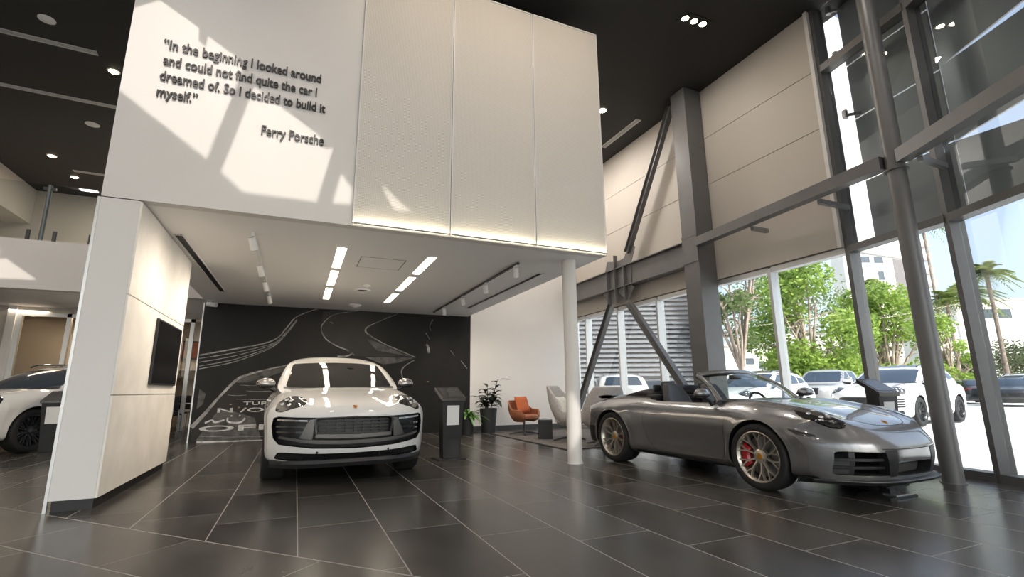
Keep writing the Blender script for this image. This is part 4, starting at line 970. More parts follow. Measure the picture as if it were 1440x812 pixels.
    # headlamps: tilted ovals on the front wings
    for s_ in (-1, 1):
        p0, n0, *_ = bv.ray_cast(Vector((1.80, s_ * .665, 3)), Vector((0, 0, -1))); n0 = (n0 + Vector((.25, s_ * .28, 0))).normalized()
        u = Vector((1, s_ * .12, 0)); u = (u - n0 * u.dot(n0)).normalized(); v_ = n0.cross(u)
        cast = lambda a, b, p0=p0, n0=n0, u=u, v_=v_: ((p0 + u * a + v_ * b + n0 * .5)[:], (-n0)[:])
        ov = [(.225 * math.cos(t) * (1 + .0 * math.cos(t)), .118 * math.sin(t) * (1 - .16 * math.cos(t))) for t in np.linspace(0, 2 * PI, 40, endpoint=False)]
        rim_ = [(a * 1.045, b * 1.07) for a, b in ov]
        m_ = MB(); conform(m_, bv, rim_, cast, .003, .02, .018); hs = m_.build('headlamp', MT['gloss'], car, smooth=50)
        m_ = MB(); conform(m_, bv, ov, cast, .006, .008, .018); m_.build('lamp_cover', MT['lamp'], hs, smooth=50)
        for i, (a, b) in enumerate(((-.08, .035), (.035, .04), (-.08, -.04), (.035, -.035))):
            h_, *_ = bv.ray_cast(*[Vector(q) for q in cast(a, b)]); m_ = MB(); m_.sphere((0, 0, 0), .026, 14, 8, (1.0, 1.0, .45)); o_ = m_.build('lamp_lens', MT['lens'], hs, smooth=60); o_.location = h_ + n0 * .0; o_.rotation_euler = n0.to_track_quat('Z', 'Y').to_euler()
        m_ = MB(); conform(m_, bv, [(a * .93, b * .90) for a, b in ov if a > .06 * 1] + [(a * .85, b * .78) for a, b in ov if a > .06][::-1], cast, .008, .003, .02) if False else None
    # shut lines
    sh = MB(); lw = .0065
    for s_, C in ((1, LEFT), (-1, RIGHT)):
        for pl in ([(.86, .885), (.83, .75), (.80, .55), (.775, .33), (.72, .245)], [(.72, .245), (.2, .235), (-.35, .240)], [(-.35, .24), (-.50, .40), (-.56, .60), (-.53, .78), (-.50, .90)], [(1.64, .63), (1.70, .60), (1.80, .585)]): conform(sh, bv, ribbon2(pl, lw), C, .0008, .003, .06)
    for s_ in (-1, 1): conform(sh, bv, ribbon2([(1.04, s_ * .60), (1.4, s_ * .52), (1.75, s_ * .47), (1.95, s_ * .40), (2.06, s_ * .25), (2.085, 0)], lw), TOP, .0008, .003, .06)
    for s_ in (-1, 1): conform(sh, bv, ribbon2([(s_ * .0, .475), (s_ * .3, .48), (s_ * .45, .485)], .008), FRONT, .0008, .003, .06)
    sh.build('shut_lines', MT['cavity'], car, fix=False)
    mk = MB()
    for s_, C in ((1, LEFT), (-1, RIGHT)): conform(mk, bv, rounded([(1.60, .655), (1.83, .60), (1.83, .585), (1.62, .625)], .2), C, .003, .006)
    mk.build('side_marker', MT['trim'], car)
    hd = MB()
    for s_, C in ((1, LEFT), (-1, RIGHT)): conform(hd, bv, rounded([(-.20, .765), (-.43, .765), (-.43, .74), (-.20, .74)], .3), C, .006, .01)
    hd.build('door_handle', MT['grey_paint'], car, smooth=40)
    for s_, C in ((1, LEFT), (-1, RIGHT)):
        ss = MB(); conform(ss, bv, [(.80, .215), (-.78, .225), (-.78, .155), (.80, .155)], C, .004, .02); ss.build('side_skirt', MT['trim'], car, smooth=40)
    pc, pn_, *_ = bv.ray_cast(Vector((2.03, 0, 3)), Vector((0, 0, -1))); crest(car, pc, pn_, (-1, 0, .3), .024)
    # windscreen
    def ws(u, v): # u -1..1 across, v 0..1 up
        yb, yt = .715, .575; y = u * (yb + (yt - yb) * v); xb = .98 - .33 * u * u; xt = .30 - .09 * u * u; zb = .905 - .0 * u * u; zt = 1.262 - .05 * u * u
        bulge = .03 * math.sin(PI * v); return Vector((xb + (xt - xb) * v + bulge * .5, y, zb + (zt - zb) * v + bulge))
    G = [[ws(-1 + 2 * i / 24, j / 10)[:] for j in range(11)] for i in range(25)]
    wg = MB().grid(G).build('windscreen', MT['clear'], car, smooth=80)
    fr = MB()
    for s_ in (-1, 1): fr.tube([ws(s_ * 1.01, v) for v in np.linspace(-.04, 1, 9)], [.042, .036, .032, .030, .030, .030, .031, .034, .036], 14)
    fr.tube([ws(u, 1.0) + Vector((-.02, 0, .004)) for u in np.linspace(-1.01, 1.01, 21)], .036, 14); fr.v = [(x, y, z) for x, y, z in fr.v]
    fr.build('windscreen_frame', MT['grey_paint'], car, smooth=60)
    for s_ in (-1, 1):
        v_ = MB().grid([[(ws(s_ * u, 1.0) + Vector((-.02 - a, 0, -.022 - .10 * a)))[:] for a in (0, .07)] for u in np.linspace(.12, .9, 9)]).build('sun_visor', MT['interior'], car); md = v_.modifiers.new('t', 'SOLIDIFY'); md.thickness = .016
    sl = MB()
    for s_ in (-1, 1): sl.tube([ws(s_ * .985, v) + Vector((-.012, 0, -.02)) for v in np.linspace(0, 1, 9)], .016, 8)
    sl.tube([ws(u, 0.0) for u in np.linspace(-1, 1, 21)], .022, 8); sl.build('windscreen_seal', MT['trim'], car, smooth=60)
    MB().rbox((.30, 0, 1.195), (.05, .20, .06), .02).build('rear_view_mirror', MT['interior'], car, smooth=50)
    # cockpit
    MB().rbox((.66, 0, .86), (.36, 1.36, .12), .05).rbox((.60, 0, .72), (.3, 1.3, .25), .05).build('dashboard', MT['interior'], car, smooth=50)
    sw = MB().tube([(0, .185 * math.cos(t), .185 * math.sin(t)) for t in np.linspace(0, 2 * PI, 28, endpoint=False)], .016, 10, closed=True)
    for a in (-.2, PI + .2, -PI / 2): sw.bar((0, 0, 0), (0, .18 * math.cos(a), .18 * math.sin(a)), .012, .04, (1, 0, 0))
    o_ = sw.build('steering_wheel', MT['interior'], car, smooth=60); o_.location = (.36, .37, .82); o_.rotation_euler = (0, math.radians(-22), 0)
    for s_ in (-1, 1):
        sb = MB(); G = []
        for i in range(13):
            u = -1 + 2 * i / 12; row = []
            for j in range(15):
                v = j / 14; wd = .25 - .035 * v - (.10 * max(0, (v - .70) / .30) if v > .7 else 0); x = -.22 - .30 * v + .05 * abs(u) ** 2.5 * (1 - v * .6); row.append((x, s_ * .37 + u * wd, .46 + .66 * v))
            G.append(row)
        o_ = sb.grid(G).build('seat', MT['seat'], car, smooth=80); md = o_.modifiers.new('t', 'SOLIDIFY'); md.thickness = .11; md.offset = 0; m2 = o_.modifiers.new('s', 'SUBSURF'); m2.levels = m2.render_levels = 1
        MB().rbox((.02, s_ * .37, .50), (.52, .48, .14), .05).build('seat_cushion', MT['seat'], car, smooth=50)
        MB().rbox((-.56, s_ * .37, 1.075), (.10, .25, .17), .05, seg=5).build('headrest', MT['seat'], car, smooth=60)
    MB().box(-.72, -.55, -.62, .62, .45, .93).rbox((-.68, 0, .93), (.2, 1.24, .08), .03).build('rear_bulkhead', MT['interior'], car, smooth=40)
    tn = MB(); G = []
    for i in range(17):
        y = -.60 + 1.2 * i / 16; row = []
        for j in range(13):
            x = -.68 - .56 * j / 12; hgt = 1.015 + .045 * math.sin(PI * min(1, (j + 1.5) / 13)) - .06 * (abs(y) / .6) ** 4; row.append((x, y, hgt))
        G.append(row)
    o_ = tn.grid(G).build('soft_top_cover', MT['fabric'], car, smooth=80); md = o_.modifiers.new('t', 'SOLIDIFY'); md.thickness = .07; md.offset = -1
    wd_ = MB().rbox((-.70, 0, 1.06), (.03, 1.05, .10), .012); wd_.build('wind_deflector', MT['trim'], car, smooth=40)
    sp2 = MB(); G = []
    for i in range(21):
        y = -.62 + 1.24 * i / 20; xr = -1.95 + .12 * (abs(y) / .62) ** 3; G.append([(xr + .28, y, .955), (xr + .1, y, .965), (xr - .08, y, .945), (xr - .12, y, .925), (xr - .02, y, .90)])
    sp2.grid(G); o_ = sp2.build('rear_spoiler', MT['gloss'], car, smooth=50); md = o_.modifiers.new('t', 'SOLIDIFY'); md.thickness = .012
    rl = MB(); conform(rl, bv, rounded([(-.84, .70), (.84, .70), (.82, .655), (-.82, .655)], .1), REAR, .004, .01); rl.build('rear_light_bar', MT['redlamp'], car, smooth=50)
    rb = MB(); conform(rb, bv, rounded([(-.86, .46), (.86, .46), (.80, .27), (-.80, .27)], .1), REAR, .004, .02); rb.build('rear_diffuser', MT['trim'], car, smooth=50)
    for s_ in (-1, 1):
        g = MB(); conform(g, bv, rounded([(-1.66, .50), (-1.66, .24), (-2.05, .27), (-2.06, .48)], .15), RIGHT if s_ < 0 else LEFT, .004, .01); g.build('rear_corner_trim', MT['trim'], car, smooth=50)
    # door mirrors
    for s_ in (-1, 1):
        m_ = MB().sphere((0, 0, 0), 1, 24, 14, (.085, .135, .070)); m_.v = [(x * (1.0 if x > 0 else .45), y, z * (1 if z > 0 else .35)) for x, y, z in m_.v]
        o_ = m_.build('door_mirror', MT['grey_paint'], car, smooth=60); o_.location = (.60, s_ * .965, .985); o_.rotation_euler = (0, 0, s_ * math.radians(-10))
        c_ = MB().sphere((0, 0, -.012), 1, 24, 10, (.08, .13, .032)); c_.build('mirror_base', MT['trim'], o_, smooth=60)
        MB().tube([(-.0, -s_ * .06, -.03), (.02, -s_ * .13, -.075), (.03, -s_ * .17, -.13)], [.03, .026, .03], 10).build('mirror_arm', MT['trim'], o_, smooth=60)
    for x, r, wd, y, rr in ((1.225, .340, .245, .785, .262), (-1.225, .358, .305, .775, .275)):
        for s_ in (-1, 1): wheel(car, x, s_ * y, r, s_, wd, 'mesh', rr, True)
    return car
make_cabriolet((5.364, 5.168, 0), math.atan2(-.999, .043))
t = thing('display_stand', 'low black display stand under the nose of the grey convertible', 'stand', (5.45, 3.22, 0)); MB().box(-.22, .22, -.15, .15, 0, .015).box(-.04, .04, -.05, .05, .015, .09).box(-.16, .2, -.10, .12, .09, .105).build('frame', MT['black'], t); MB().box(-.1, .18, -.14, -.02, .015, .03).build('foil', MT['silver'], t)

# ------------------------------------------------------------------ tall five-door car (white, on show and outside)
def make_suv(name_label, loc, rz, paint='white_paint', style='dark', rails=False, mirrorcap='silver', front='sport', glass='carglass', group=None):
    car = thing('suv_car', name_label, 'car', loc, rz, group); AB = np.abs
    fz = spl([.18, .28, .40, .55, .70, .78, .84, .90, 1.0], [2.20, 2.27, 2.315, 2.33, 2.325, 2.31, 2.27, 2.20, 2.06])
    F = lambda y, z: fz(z) - .50 * (AB(y) / .97) ** 4
    rf = spl([.2, .35, .6, .9, 1.1, 1.25], [-2.26, -2.35, -2.38, -2.36, -2.33, -2.28]); Rr = lambda y, z: rf(z) + .34 * (AB(y) / .97) ** 5
    wx = spl([2.35, 2.0, 1.7, 1.4, 1.0, .4, -.4, -1.0, -1.4, -1.8, -2.4], [.90, .935, .955, .962, .945, .925, .925, .95, .965, .955, .90]); wz = spl([.15, .30, .45, .60, .80, .95, 1.05, 1.15, 1.25], [.95, .965, .975, .985, 1.0, .985, .955, .915, .87])
    def W(x, z):
        arch = sum(.016 * np.exp(-(((np.hypot(x - ax, z - .37) - .42) / .05) ** 2)) for ax in (1.404, -1.404)); return wx(x) * wz(z) + arch - .02 * np.exp(-(x / .7) ** 2) * np.exp(-((z - .55) / .12) ** 2)
    hc = spl([2.40, 2.30, 2.24, 2.1, 1.9, 1.6, 1.25, .95, .5, -.5, -1.5, -2.1, -2.4], [.80, .835, .875, .935, .985, 1.035, 1.08, 1.115, 1.13, 1.15, 1.17, 1.17, 1.14])
    def H(x, y):
        a = AB(y); k_ = np.clip((x - .8) / .4, 0, 1) * np.clip((2.35 - x) / .25, 0, 1); return hc(x) + k_ * (.050 * np.exp(-((a - .70) / .15) ** 2) - .010 * np.exp(-((a - .45) / .12) ** 2)) - .055 * (a / .9) ** 3
    Bf = lambda x, y: .20 + .03 * np.clip((AB(x) - 1.6) / .6, 0, 1) + 0 * y
    mb = deform_body(F, Rr, W, H, Bf, e=5.5, nT=140, nS=170, e_bot=8); bv = bvh_of(mb)
    # cabin
    gf = spl([1.0, 1.12, 1.3, 1.45, 1.52, 1.58, 1.7], [1.22, 1.02, .66, .30, .05, -.25, -.6]); F2 = lambda y, z: gf(z) - .20 * (AB(y) / .75) ** 2.2
    gr_ = spl([1.0, 1.15, 1.35, 1.5, 1.58, 1.7], [-2.32, -2.25, -2.02, -1.78, -1.55, -1.3]); R2 = lambda y, z: gr_(z) + .22 * (AB(y) / .75) ** 2.5
    w2z = spl([1.0, 1.12, 1.3, 1.45, 1.55, 1.65], [.86, .845, .785, .725, .675, .56]); w2x = spl([1.1, .5, -.4, -1.4, -2.3], [.95, 1.0, 1.0, .985, .90]); W2 = lambda x, z: w2z(z) * w2x(x)
    h2 = spl([1.1, .3, -.1, -.6, -1.1, -1.6, -2.3], [1.52, 1.565, 1.60, 1.625, 1.615, 1.57, 1.5]); H2 = lambda x, y: h2(x) - .03 * (AB(y) / .65) ** 2; B2 = lambda x, y: 1.0 + 0 * x
    cb = deform_body(F2, R2, W2, H2, B2, e=6., nT=110, nS=110); bc = bvh_of(cb)
    body = mb.build('body', MT[paint], car, smooth=60); cab = cb.build('cabin', MT[paint], car, smooth=60)
    band = [(-.43, .76), (0, .765), (.43, .76), (.62, .765), (.82, .775), (.872, .755), (.885, .66), (.86, .53), (.80, .465), (.45, .42), (0, .40), (-.45, .42), (-.80, .465), (-.86, .53), (-.885, .66), (-.872, .755), (-.82, .775), (-.62, .765)]
    low = rounded([(-.80, .385), (-.4, .362), (0, .355), (.4, .362), (.80, .385), (.84, .30), (.4, .265), (0, .26), (-.4, .265), (-.84, .30)], .2)
    cut = [arch_cutter(a, .372, .418, s_, .58, 1.3) for a in (1.404, -1.404) for s_ in (-1, 1)]
    if front == 'sport': cut += [prism_cutter(band, 1.86, 2.7, 'x', 'cavity'), prism_cutter(low, 1.9, 2.7, 'x', 'cavity')]
    boolean(body, cut)
    if front == 'sport':
        def C(nm, m, polys, off, th, step=.035, sm=40):
            m_ = MB()
            for p in polys: conform(m_, bv, p, FRONT, off, th, step)
            return m_.build(nm, MT[m], car, smooth=sm)
        C('grille_backing', 'trim', [[(a * .985, .59 + (b - .59) * .97) for a, b in band]], -.11, .02)
        gr0 = rounded([(-.405, .745), (.405, .745), (.415, .585), (-.415, .585)], .08)
        C('grille_mesh', 'black', [[(-.40, z - .008), (.40, z - .008), (.40, z + .008), (-.40, z + .008)] for z in (.612, .648, .684, .72)] + [[(x - .006, .59), (x + .006, .59), (x + .006, .74), (x - .006, .74)] for x in (-.3, -.2, -.1, 0, .1, .2, .3)], -.05, .03)
        C('grille_surround', 'trim', [ribbon2([(-.42, .58), (-.435, .67), (-.42, .752), (-.2, .762), (0, .764), (.2, .762), (.42, .752), (.435, .67), (.42, .58)], .022)], .0, .06)
        C('grille_bar', 'satin', [[(-.425, .575), (0, .56), (.425, .575), (.43, .535), (0, .513), (-.43, .535)]], -.012, .05)
        C('front_blade', 'satin', [ribbon2([(-.80, .545), (-.55, .505), (-.3, .485), (0, .477), (.3, .485), (.55, .505), (.80, .545)], [.022, .04, .04, .04, .022])], .006, .06)
        for s_ in (-1, 1):
            C('intake_fin', 'satin', [[(s_ * a, b) for a, b in rounded([(.445, .745), (.505, .735), (.60, .535), (.46, .515)], .1)]], -.004, .06)
            C('intake_louvre', 'gloss', [[(s_ * a, b) for a, b in [(.55, z - .02), (.84, z - .01), (.84, z + .01), (.53, z + .006)]] for z in (.60, .66)], -.04, .04)
            C('daytime_light', 'silver', [[(s_ * a, b) for a, b in ribbon2([(.52, .725), (.70, .732), (.83, .738)], [.012, .022, .018])]], -.004, .03)
        C('lower_grille', 'gloss', [[(-.78, .306), (0, .286), (.78, .306), (.78, .322), (0, .302), (-.78, .322)]] + [[(x - .012, .27), (x + .012, .27), (x + .012, .35), (x - .012, .35)] for x in (-.30, .30, -.55, .55)], -.02, .03)
        lp = MB(); G = []
        for y in np.linspace(-.88, .88, 61):
            x0 = float(F(np.array(y), np.array(.27))); G.append([(x0 - .1, y, .292), (x0 + .016, y, .288), (x0 + .034, y, .25), (x0 + .01, y, .205), (x0 - .2, y, .185)])
        lp.grid(G); lp.build('lower_lip', MT['trim'], car, smooth=40)
        C('parking_sensor', 'black', [[(x + .014 * math.cos(t), .375 + .014 * math.sin(t)) for t in np.linspace(0, 2 * PI, 10, endpoint=False)] for x in (-.4, .4)], .002, .004)
        pc, pn_, *_ = bv.ray_cast(Vector((4, 0, .872)), Vector((-1, 0, 0))); crest(car, pc, pn_, (-.3, 0, 1), .030)
    else:
        m_ = MB(); conform(m_, bv, rounded([(-.55, .74), (.55, .74), (.62, .52), (-.62, .52)], .15), FRONT, .004, .02); m_.build('grille', MT['trim'], car, smooth=40)
        for s_ in (-1, 1):
            m_ = MB()
            for z in (.48, .54, .60, .66): conform(m_, bv, [(s_ * .64, z), (s_ * .84, z + .01), (s_ * .84, z + .045), (s_ * .64, z + .035)], FRONT, .005, .02)
            m_.build('intake_louvre', MT['trim'], car, smooth=40)
        m_ = MB(); conform(m_, bv, rounded([(-.80, .42), (.80, .42), (.82, .25), (-.82, .25)], .12), FRONT, .004, .02); m_.build('lower_grille', MT['trim'], car, smooth=40)
    # headlamps
    for s_ in (-1, 1):
        d = Vector((-.78, -s_ * .42, -.46)).normalized()
        p0 = Vector((2.02, s_ * .70, .93)); r_ = Vector((0, 1, 0)); r_ = (r_ - d * r_.dot(d)).normalized(); u_ = (Vector((0, 0, 1)) - d * d.z); u_ = u_.normalized()
        cast = lambda a, b, p0=p0, d=d, r_=r_, u_=u_: ((p0 + r_ * a + u_ * b - d * 1.5)[:], d[:])
        ol = [(s_ * a, b) for a, b in rounded([(-.215, -.105), (.05, -.125), (.165, -.06), (.18, .06), (.10, .135), (-.02, .135), (-.14, .04)], .36)]
        m_ = MB(); conform(m_, bv, [(a * 1.05, b * 1.06) for a, b in ol], cast, .003, .01); hs = m_.build('headlamp', MT['gloss'], car, smooth=50)
        m_ = MB(); conform(m_, bv, ol, cast, .007, .005); m_.build('lamp_cover', MT['lamp'], hs, smooth=50)
        for a, b in ((.07, .055), (.10, -.0), (.0, .02), (.0, -.045)):
            h_, n_, *_ = bv.ray_cast(*[Vector(q) for q in cast(s_ * a, b)])
            if h_: o_ = MB().sphere((0, 0, 0), .026, 12, 8, (1, 1, .45)).build('lamp_lens', MT['lens'], hs, smooth=60); o_.location = h_ + n_ * .005; o_.rotation_euler = n_.to_track_quat('Z', 'Y').to_euler()
    # glazing
    m_ = MB(); conform(m_, bc, rounded([(-.735, 1.125), (-.4, 1.112), (0, 1.11), (.4, 1.112), (.735, 1.125), (.63, 1.478), (.3, 1.500), (0, 1.505), (-.3, 1.500), (-.63, 1.478)], .10), FRONT, .009, .012, .014); m_.build('windscreen', MT[glass], car, smooth=70)
    m_ = MB(); conform(m_, bc, ribbon2([(-.76, 1.115), (-.4, 1.098), (0, 1.094), (.4, 1.098), (.76, 1.115)], .03), FRONT, .006, .01); m_.build('cowl', MT['trim'], car, smooth=60)
    m_ = MB(); conform(m_, bc, rounded([(-.62, 1.22), (.62, 1.22), (.50, 1.50), (-.50, 1.50)], .12), REAR, .004, .004); m_.build('rear_window', MT[glass], car, smooth=70)
    for s_, Cc in ((1, LEFT), (-1, RIGHT)):
        m_ = MB(); conform(m_, bc, rounded([(.56, 1.17), (.02, 1.455), (-.25, 1.495), (-.28, 1.18)], .06), Cc, .004, .004); m_.build('front_side_window', MT[glass], car, smooth=70)
        m_ = MB(); conform(m_, bc, rounded([(-.33, 1.18), (-.30, 1.505), (-.95, 1.50), (-1.22, 1.43), (-1.22, 1.20)], .06), Cc, .004, .004); m_.build('rear_side_window', MT[glass], car, smooth=70)
        m_ = MB(); conform(m_, bc, rounded([(-1.29, 1.20), (-1.29, 1.42), (-1.60, 1.37), (-1.85, 1.24)], .08), Cc, .004, .004); m_.build('quarter_window', MT[glass], car, smooth=70)
        m_ = MB(); conform(m_, bc, ribbon2([(.66, 1.14), (.27, 1.325), (-.03, 1.485), (-.35, 1.518), (-1.0, 1.515), (-1.5, 1.43), (-1.9, 1.25)], .018), Cc, .005, .004); m_.build('window_trim', MT['gloss'], car, smooth=60)
        sh = MB()
        for pl in ([(.92, 1.06), (.93, .8), (.90, .5), (.84, .36)], [(.84, .36), (0, .35), (-.9, .36)], [(-.30, 1.10), (-.31, .8), (-.33, .36)], [(-.92, .38), (-.98, .62), (-1.12, .85), (-1.25, 1.10)]): conform(sh, bv, ribbon2(pl, .007), Cc, .0008, .003, .06)
        sh.build('shut_lines', MT['cavity'], car, fix=False)
        for x in (-.12, -1.0): conform(MB(), bv, rounded([(x, .935), (x - .2, .94), (x - .2, .905), (x, .90)], .3), Cc, .018, .02).build('door_handle', MT[paint], car, smooth=40)
        cl = MB(); conform(cl, bv, [(.92, .34), (-.92, .34), (-.92, .23), (.92, .23)], Cc, .006, .02); cl.build('sill_trim', MT['trim'], car, smooth=40)
        m_ = MB().sphere((0, 0, 0), 1, 22, 12, (.085, .125, .085)); m_.v = [(x * (1 if x > 0 else .5), y, z * (1 if z > 0 else .55)) for x, y, z in m_.v]; o_ = m_.build('door_mirror', MT[mirrorcap], car, smooth=60); o_.location = (.70, s_ * .985, 1.165)
        MB().sphere((0, 0, -.02), 1, 20, 8, (.078, .118, .05)).tube([(0, -s_ * .05, -.05), (.01, -s_ * .14, -.10)], [.03, .03], 10).build('mirror_base', MT['trim'], o_, smooth=60)
        tl = MB(); conform(tl, bv, rounded([(s_ * .45, .98), (s_ * .86, .985), (s_ * .86, .93), (s_ * .45, .94)], .15), REAR, .004, .01); tl.build('tail_lamp', MT['redlamp'], car, smooth=50)
        if rails: MB().tube([(.15, s_ * .585, 1.545), (.0, s_ * .59, 1.60), (-.6, s_ * .59, 1.632), (-1.3, s_ * .58, 1.602), (-1.45, s_ * .57, 1.56)], [.016, .02, .02, .02, .016], 8).build('roof_rail', MT['gloss'], car, smooth=60)
    m_ = MB(); conform(m_, bc, rounded([(-.05, -.46), (-.05, .46), (-1.05, .46), (-1.05, -.46)], .1), TOP, .003, .004); m_.build('roof_panel', MT['gloss'], car, smooth=60) if rails else None
    MB().box(-1.9, 2.0, -.70, .70, .19, .26).build('underbody', MT['trim'], car)
    for a in (1.404, -1.404):
        for s_ in (-1, 1): wheel(car, a, s_ * .825, .372, s_, .265, style, .272, front == 'sport')
    return car
M1 = make_suv('white five-door car seen head-on in the bay in front of the mural', (.555, 8.48, 0), math.atan2(-.999, .05))
# ================================================================== outside the glass
MT.update(pave=mat('pale_concrete_paving', (.68, .67, .645), .8, noise=(.25, .12)), louvre=mat('grey_louvre', (.20, .205, .215), .5, .3), louvredk=mat('louvre_gap', (.12, .12, .13), .7),
          render=mat('cream_render', (.72, .69, .63), .8, noise=(.3, .06)), glassdk=mat('far_window', (.06, .08, .10), .15), rail=mat('balcony_concrete', (.62, .52, .46), .8), roof=mat('flat_roof', (.45, .43, .40), .8),
          bark=mat('pale_bark', (.34, .27, .21), .85, noise=(3, .35)), palmbark=mat('palm_bark', (.23, .18, .14), .9, noise=(4, .4)))
def leaf_mat(name, a, b):
    m = mat(name, a, .5, spec=.3); n = m.node_tree.nodes; L = m.node_tree.links; bs = n['Principled BSDF']
    tc = n.new('ShaderNodeTexCoord'); t = n.new('ShaderNodeTexNoise'); t.inputs['Scale'].default_value = 1.3; t.inputs['Detail'].default_value = 8; t.inputs['Roughness'].default_value = .8; L.new(tc.outputs['Object'], t.inputs['Vector'])
    r = n.new('ShaderNodeValToRGB'); r.color_ramp.elements[0].position = .36; r.color_ramp.elements[1].position = .64; r.color_ramp.elements[0].color = (*a, 1); r.color_ramp.elements[1].color = (*b, 1)
    L.new(t.outputs['Fac'], r.inputs[0]); L.new(r.outputs[0], bs.inputs['Base Color'])
    tr = n.new('ShaderNodeBsdfTranslucent'); L.new(r.outputs[0], tr.inputs[0]); mx = n.new('ShaderNodeMixShader'); mx.inputs[0].default_value = .45
    L.new(bs.outputs[0], mx.inputs[1]); L.new(tr.outputs[0], mx.inputs[2]); L.new(mx.outputs[0], n['Material Output'].inputs[0]); return m
MT['leafA'] = leaf_mat('bright_leaf', (.10, .20, .035), (.44, .56, .12)); MT['leafB'] = leaf_mat('olive_leaf', (.08, .13, .045), (.26, .33, .12)); MT['leafC'] = leaf_mat('palm_leaf', (.08, .14, .03), (.34, .38, .12)); MT['leafD'] = leaf_mat('hedge_leaf', (.05, .08, .035), (.20, .22, .12))
struct(MB().box(7.62, 900, -900, 900, -.14, -.02).box(-900, 7.62, 22, 900, -.14, -.02).box(-900, 7.62, -900, -4.3, -.14, -.02), 'ground', MT['pave'])
def far(x, d, y=545): r_ = ray(x, y); r_ = r_[:2] / (RM[:2, 2] @ r_[:2] / np.linalg.norm(RM[:2, 2])); return r_ * d       # plan point at depth d along the view
def zat(x, y, P): r_ = ray(x, y); return CAM_H + r_[2] * np.linalg.norm(P) / np.linalg.norm(r_[:2])
RT = np.array([.917, -.399]); FD = np.array([.40, .917]); CAMYAW = math.atan2(-.399, .917)
# louvred block
p_ = far(987, 26); t = thing('louvred_building', 'grey building clad in horizontal louvres left of the bare-branched tree', 'building', (p_[0], p_[1], -.02), CAMYAW)
MB().box(-22, 0, 0, 8, 0, 9).build('wall', MT['louvredk'], t); s_ = MB()
for k in range(34): z = .75 + k * .25; s_.add([(-22, -.16, z), (0.04, -.16, z), (.04, -.02, z + .17), (-22, -.02, z + .17)], [(0, 1, 2, 3)]).add([(-22, -.16, z - .02), (.04, -.16, z - .02), (.04, -.16, z), (-22, -.16, z)], [(0, 1, 2, 3)])
s_.build('louvres', MT['louvre'], t); MB().box(-.06, .06, -.2, 8, 0, 9).build('corner_post', MT['louvre'], t); MB().box(-12, -9.5, -.10, 0, .3, 1.5).build('window', MT['glassdk'], t)

def blob_leaves(mb, R, blobs, nleaf, size):
    tot = sum(r ** 2 for _, r in blobs)
    for c, r in blobs:
        for _ in range(int(nleaf * r * r / tot)):
            d = Vector((R.gauss(0, 1), R.gauss(0, 1), R.gauss(0, 1))).normalized(); p = Vector(c) + Vector((d.x * r, d.y * r, d.z * r * .8)) * (R.random() ** .33)
            a = Vector((R.gauss(0, 1), R.gauss(0, 1), R.gauss(0, .6))).normalized(); b = a.orthogonal().normalized(); b = (b * math.cos(R.random() * 6) + a.cross(b) * math.sin(R.random() * 6)).normalized()
            s1 = size * R.uniform(.6, 1.3)
            mb.add([(p - a * s1)[:], (p + b * s1 * .45)[:], (p + a * s1)[:], (p - b * s1 * .45)[:]], [(0, 1, 2, 3)])
def tree(label, px, d, ytop, wpx, leafm, seed, nleaf=6000, size=.16, ybot=520, bare=False):
    R = random.Random(seed); P = far(px, d); top = zat(px, ytop, P); bot = zat(px, ybot, P); w_ = wpx / F_PX * d * .5
    t = thing('street_tree', label, 'tree', (P[0], P[1], -.02), group='trees beyond the parking court'); tk = MB(); blobs = []; hh = top - bot
    z0 = bot * .75
    tk.tube([(0, 0, 0), (.1, 0, z0 * .6), (0, .1, z0)], [.15, .12, .10] if bare else [.28, .22, .20], 10)
    for k in range(20 if not bare else 16):
        a = R.uniform(0, 6.28); rr = w_ * R.uniform(.25, .85); zz = bot + hh * R.uniform(.15 if bare else .0, .92); rr *= math.sqrt(max(.1, 1 - ((zz - bot) / hh - .45) ** 2 * 2.6)); e = Vector((math.cos(a) * rr, math.sin(a) * rr, zz)); m1 = Vector((e.x * .45, e.y * .45, z0 + (zz - z0) * .45 + .2)); m2 = Vector((e.x * .75 + R.uniform(-.3, .3), e.y * .75, z0 + (zz - z0) * .72))
        tk.tube([(0, .05, z0 - .1), m1, m2, e], [.07, .055, .04, .015] if bare else [.10, .075, .05, .02], 7); blobs.append((e[:], w_ * R.uniform(.30, .46)))
        for _ in range(3):
            f_ = m1.lerp(m2, R.random()); g_ = f_ + Vector((R.uniform(-1, 1), R.uniform(-1, 1), R.uniform(.1, 1))) * w_ * .3; tk.tube([f_, f_.lerp(g_, .5) + Vector((0, 0, .1)), g_], [.05, .035, .012], 6)
    if not bare:
        for k in range(11): a = 2 * PI * k / 11; blobs.append(((math.cos(a) * w_ * .62, math.sin(a) * w_ * .62, bot + hh * R.uniform(-.02, .16)), w_ * .33))
    tk.build('trunk', MT['bark'], t, smooth=60); lf = MB(); blob_leaves(lf, R, blobs, nleaf, size); lf.build('crown', MT[leafm], t, fix=False); return t
tree('bare-branched olive green tree right of the louvred building', 1047, 24, 330, 112, 'leafB', 3, 4200, .12, 505, True)
tree('broad bright green tree behind the silver pickup', 1150, 30, 352, 150, 'leafA', 5, 11000, .17, 538)
tree('bright green tree below the cream building, left of the round column', 1258, 35, 402, 130, 'leafA', 8, 9000, .17, 540)
tree('small bright tree seen just right of the round column', 1345, 37, 440, 62, 'leafA', 11, 3600, .14, 540)
tree('olive tree far behind the bright green ones', 1125, 54, 380, 230, 'leafB', 15, 9000, .24, 540)
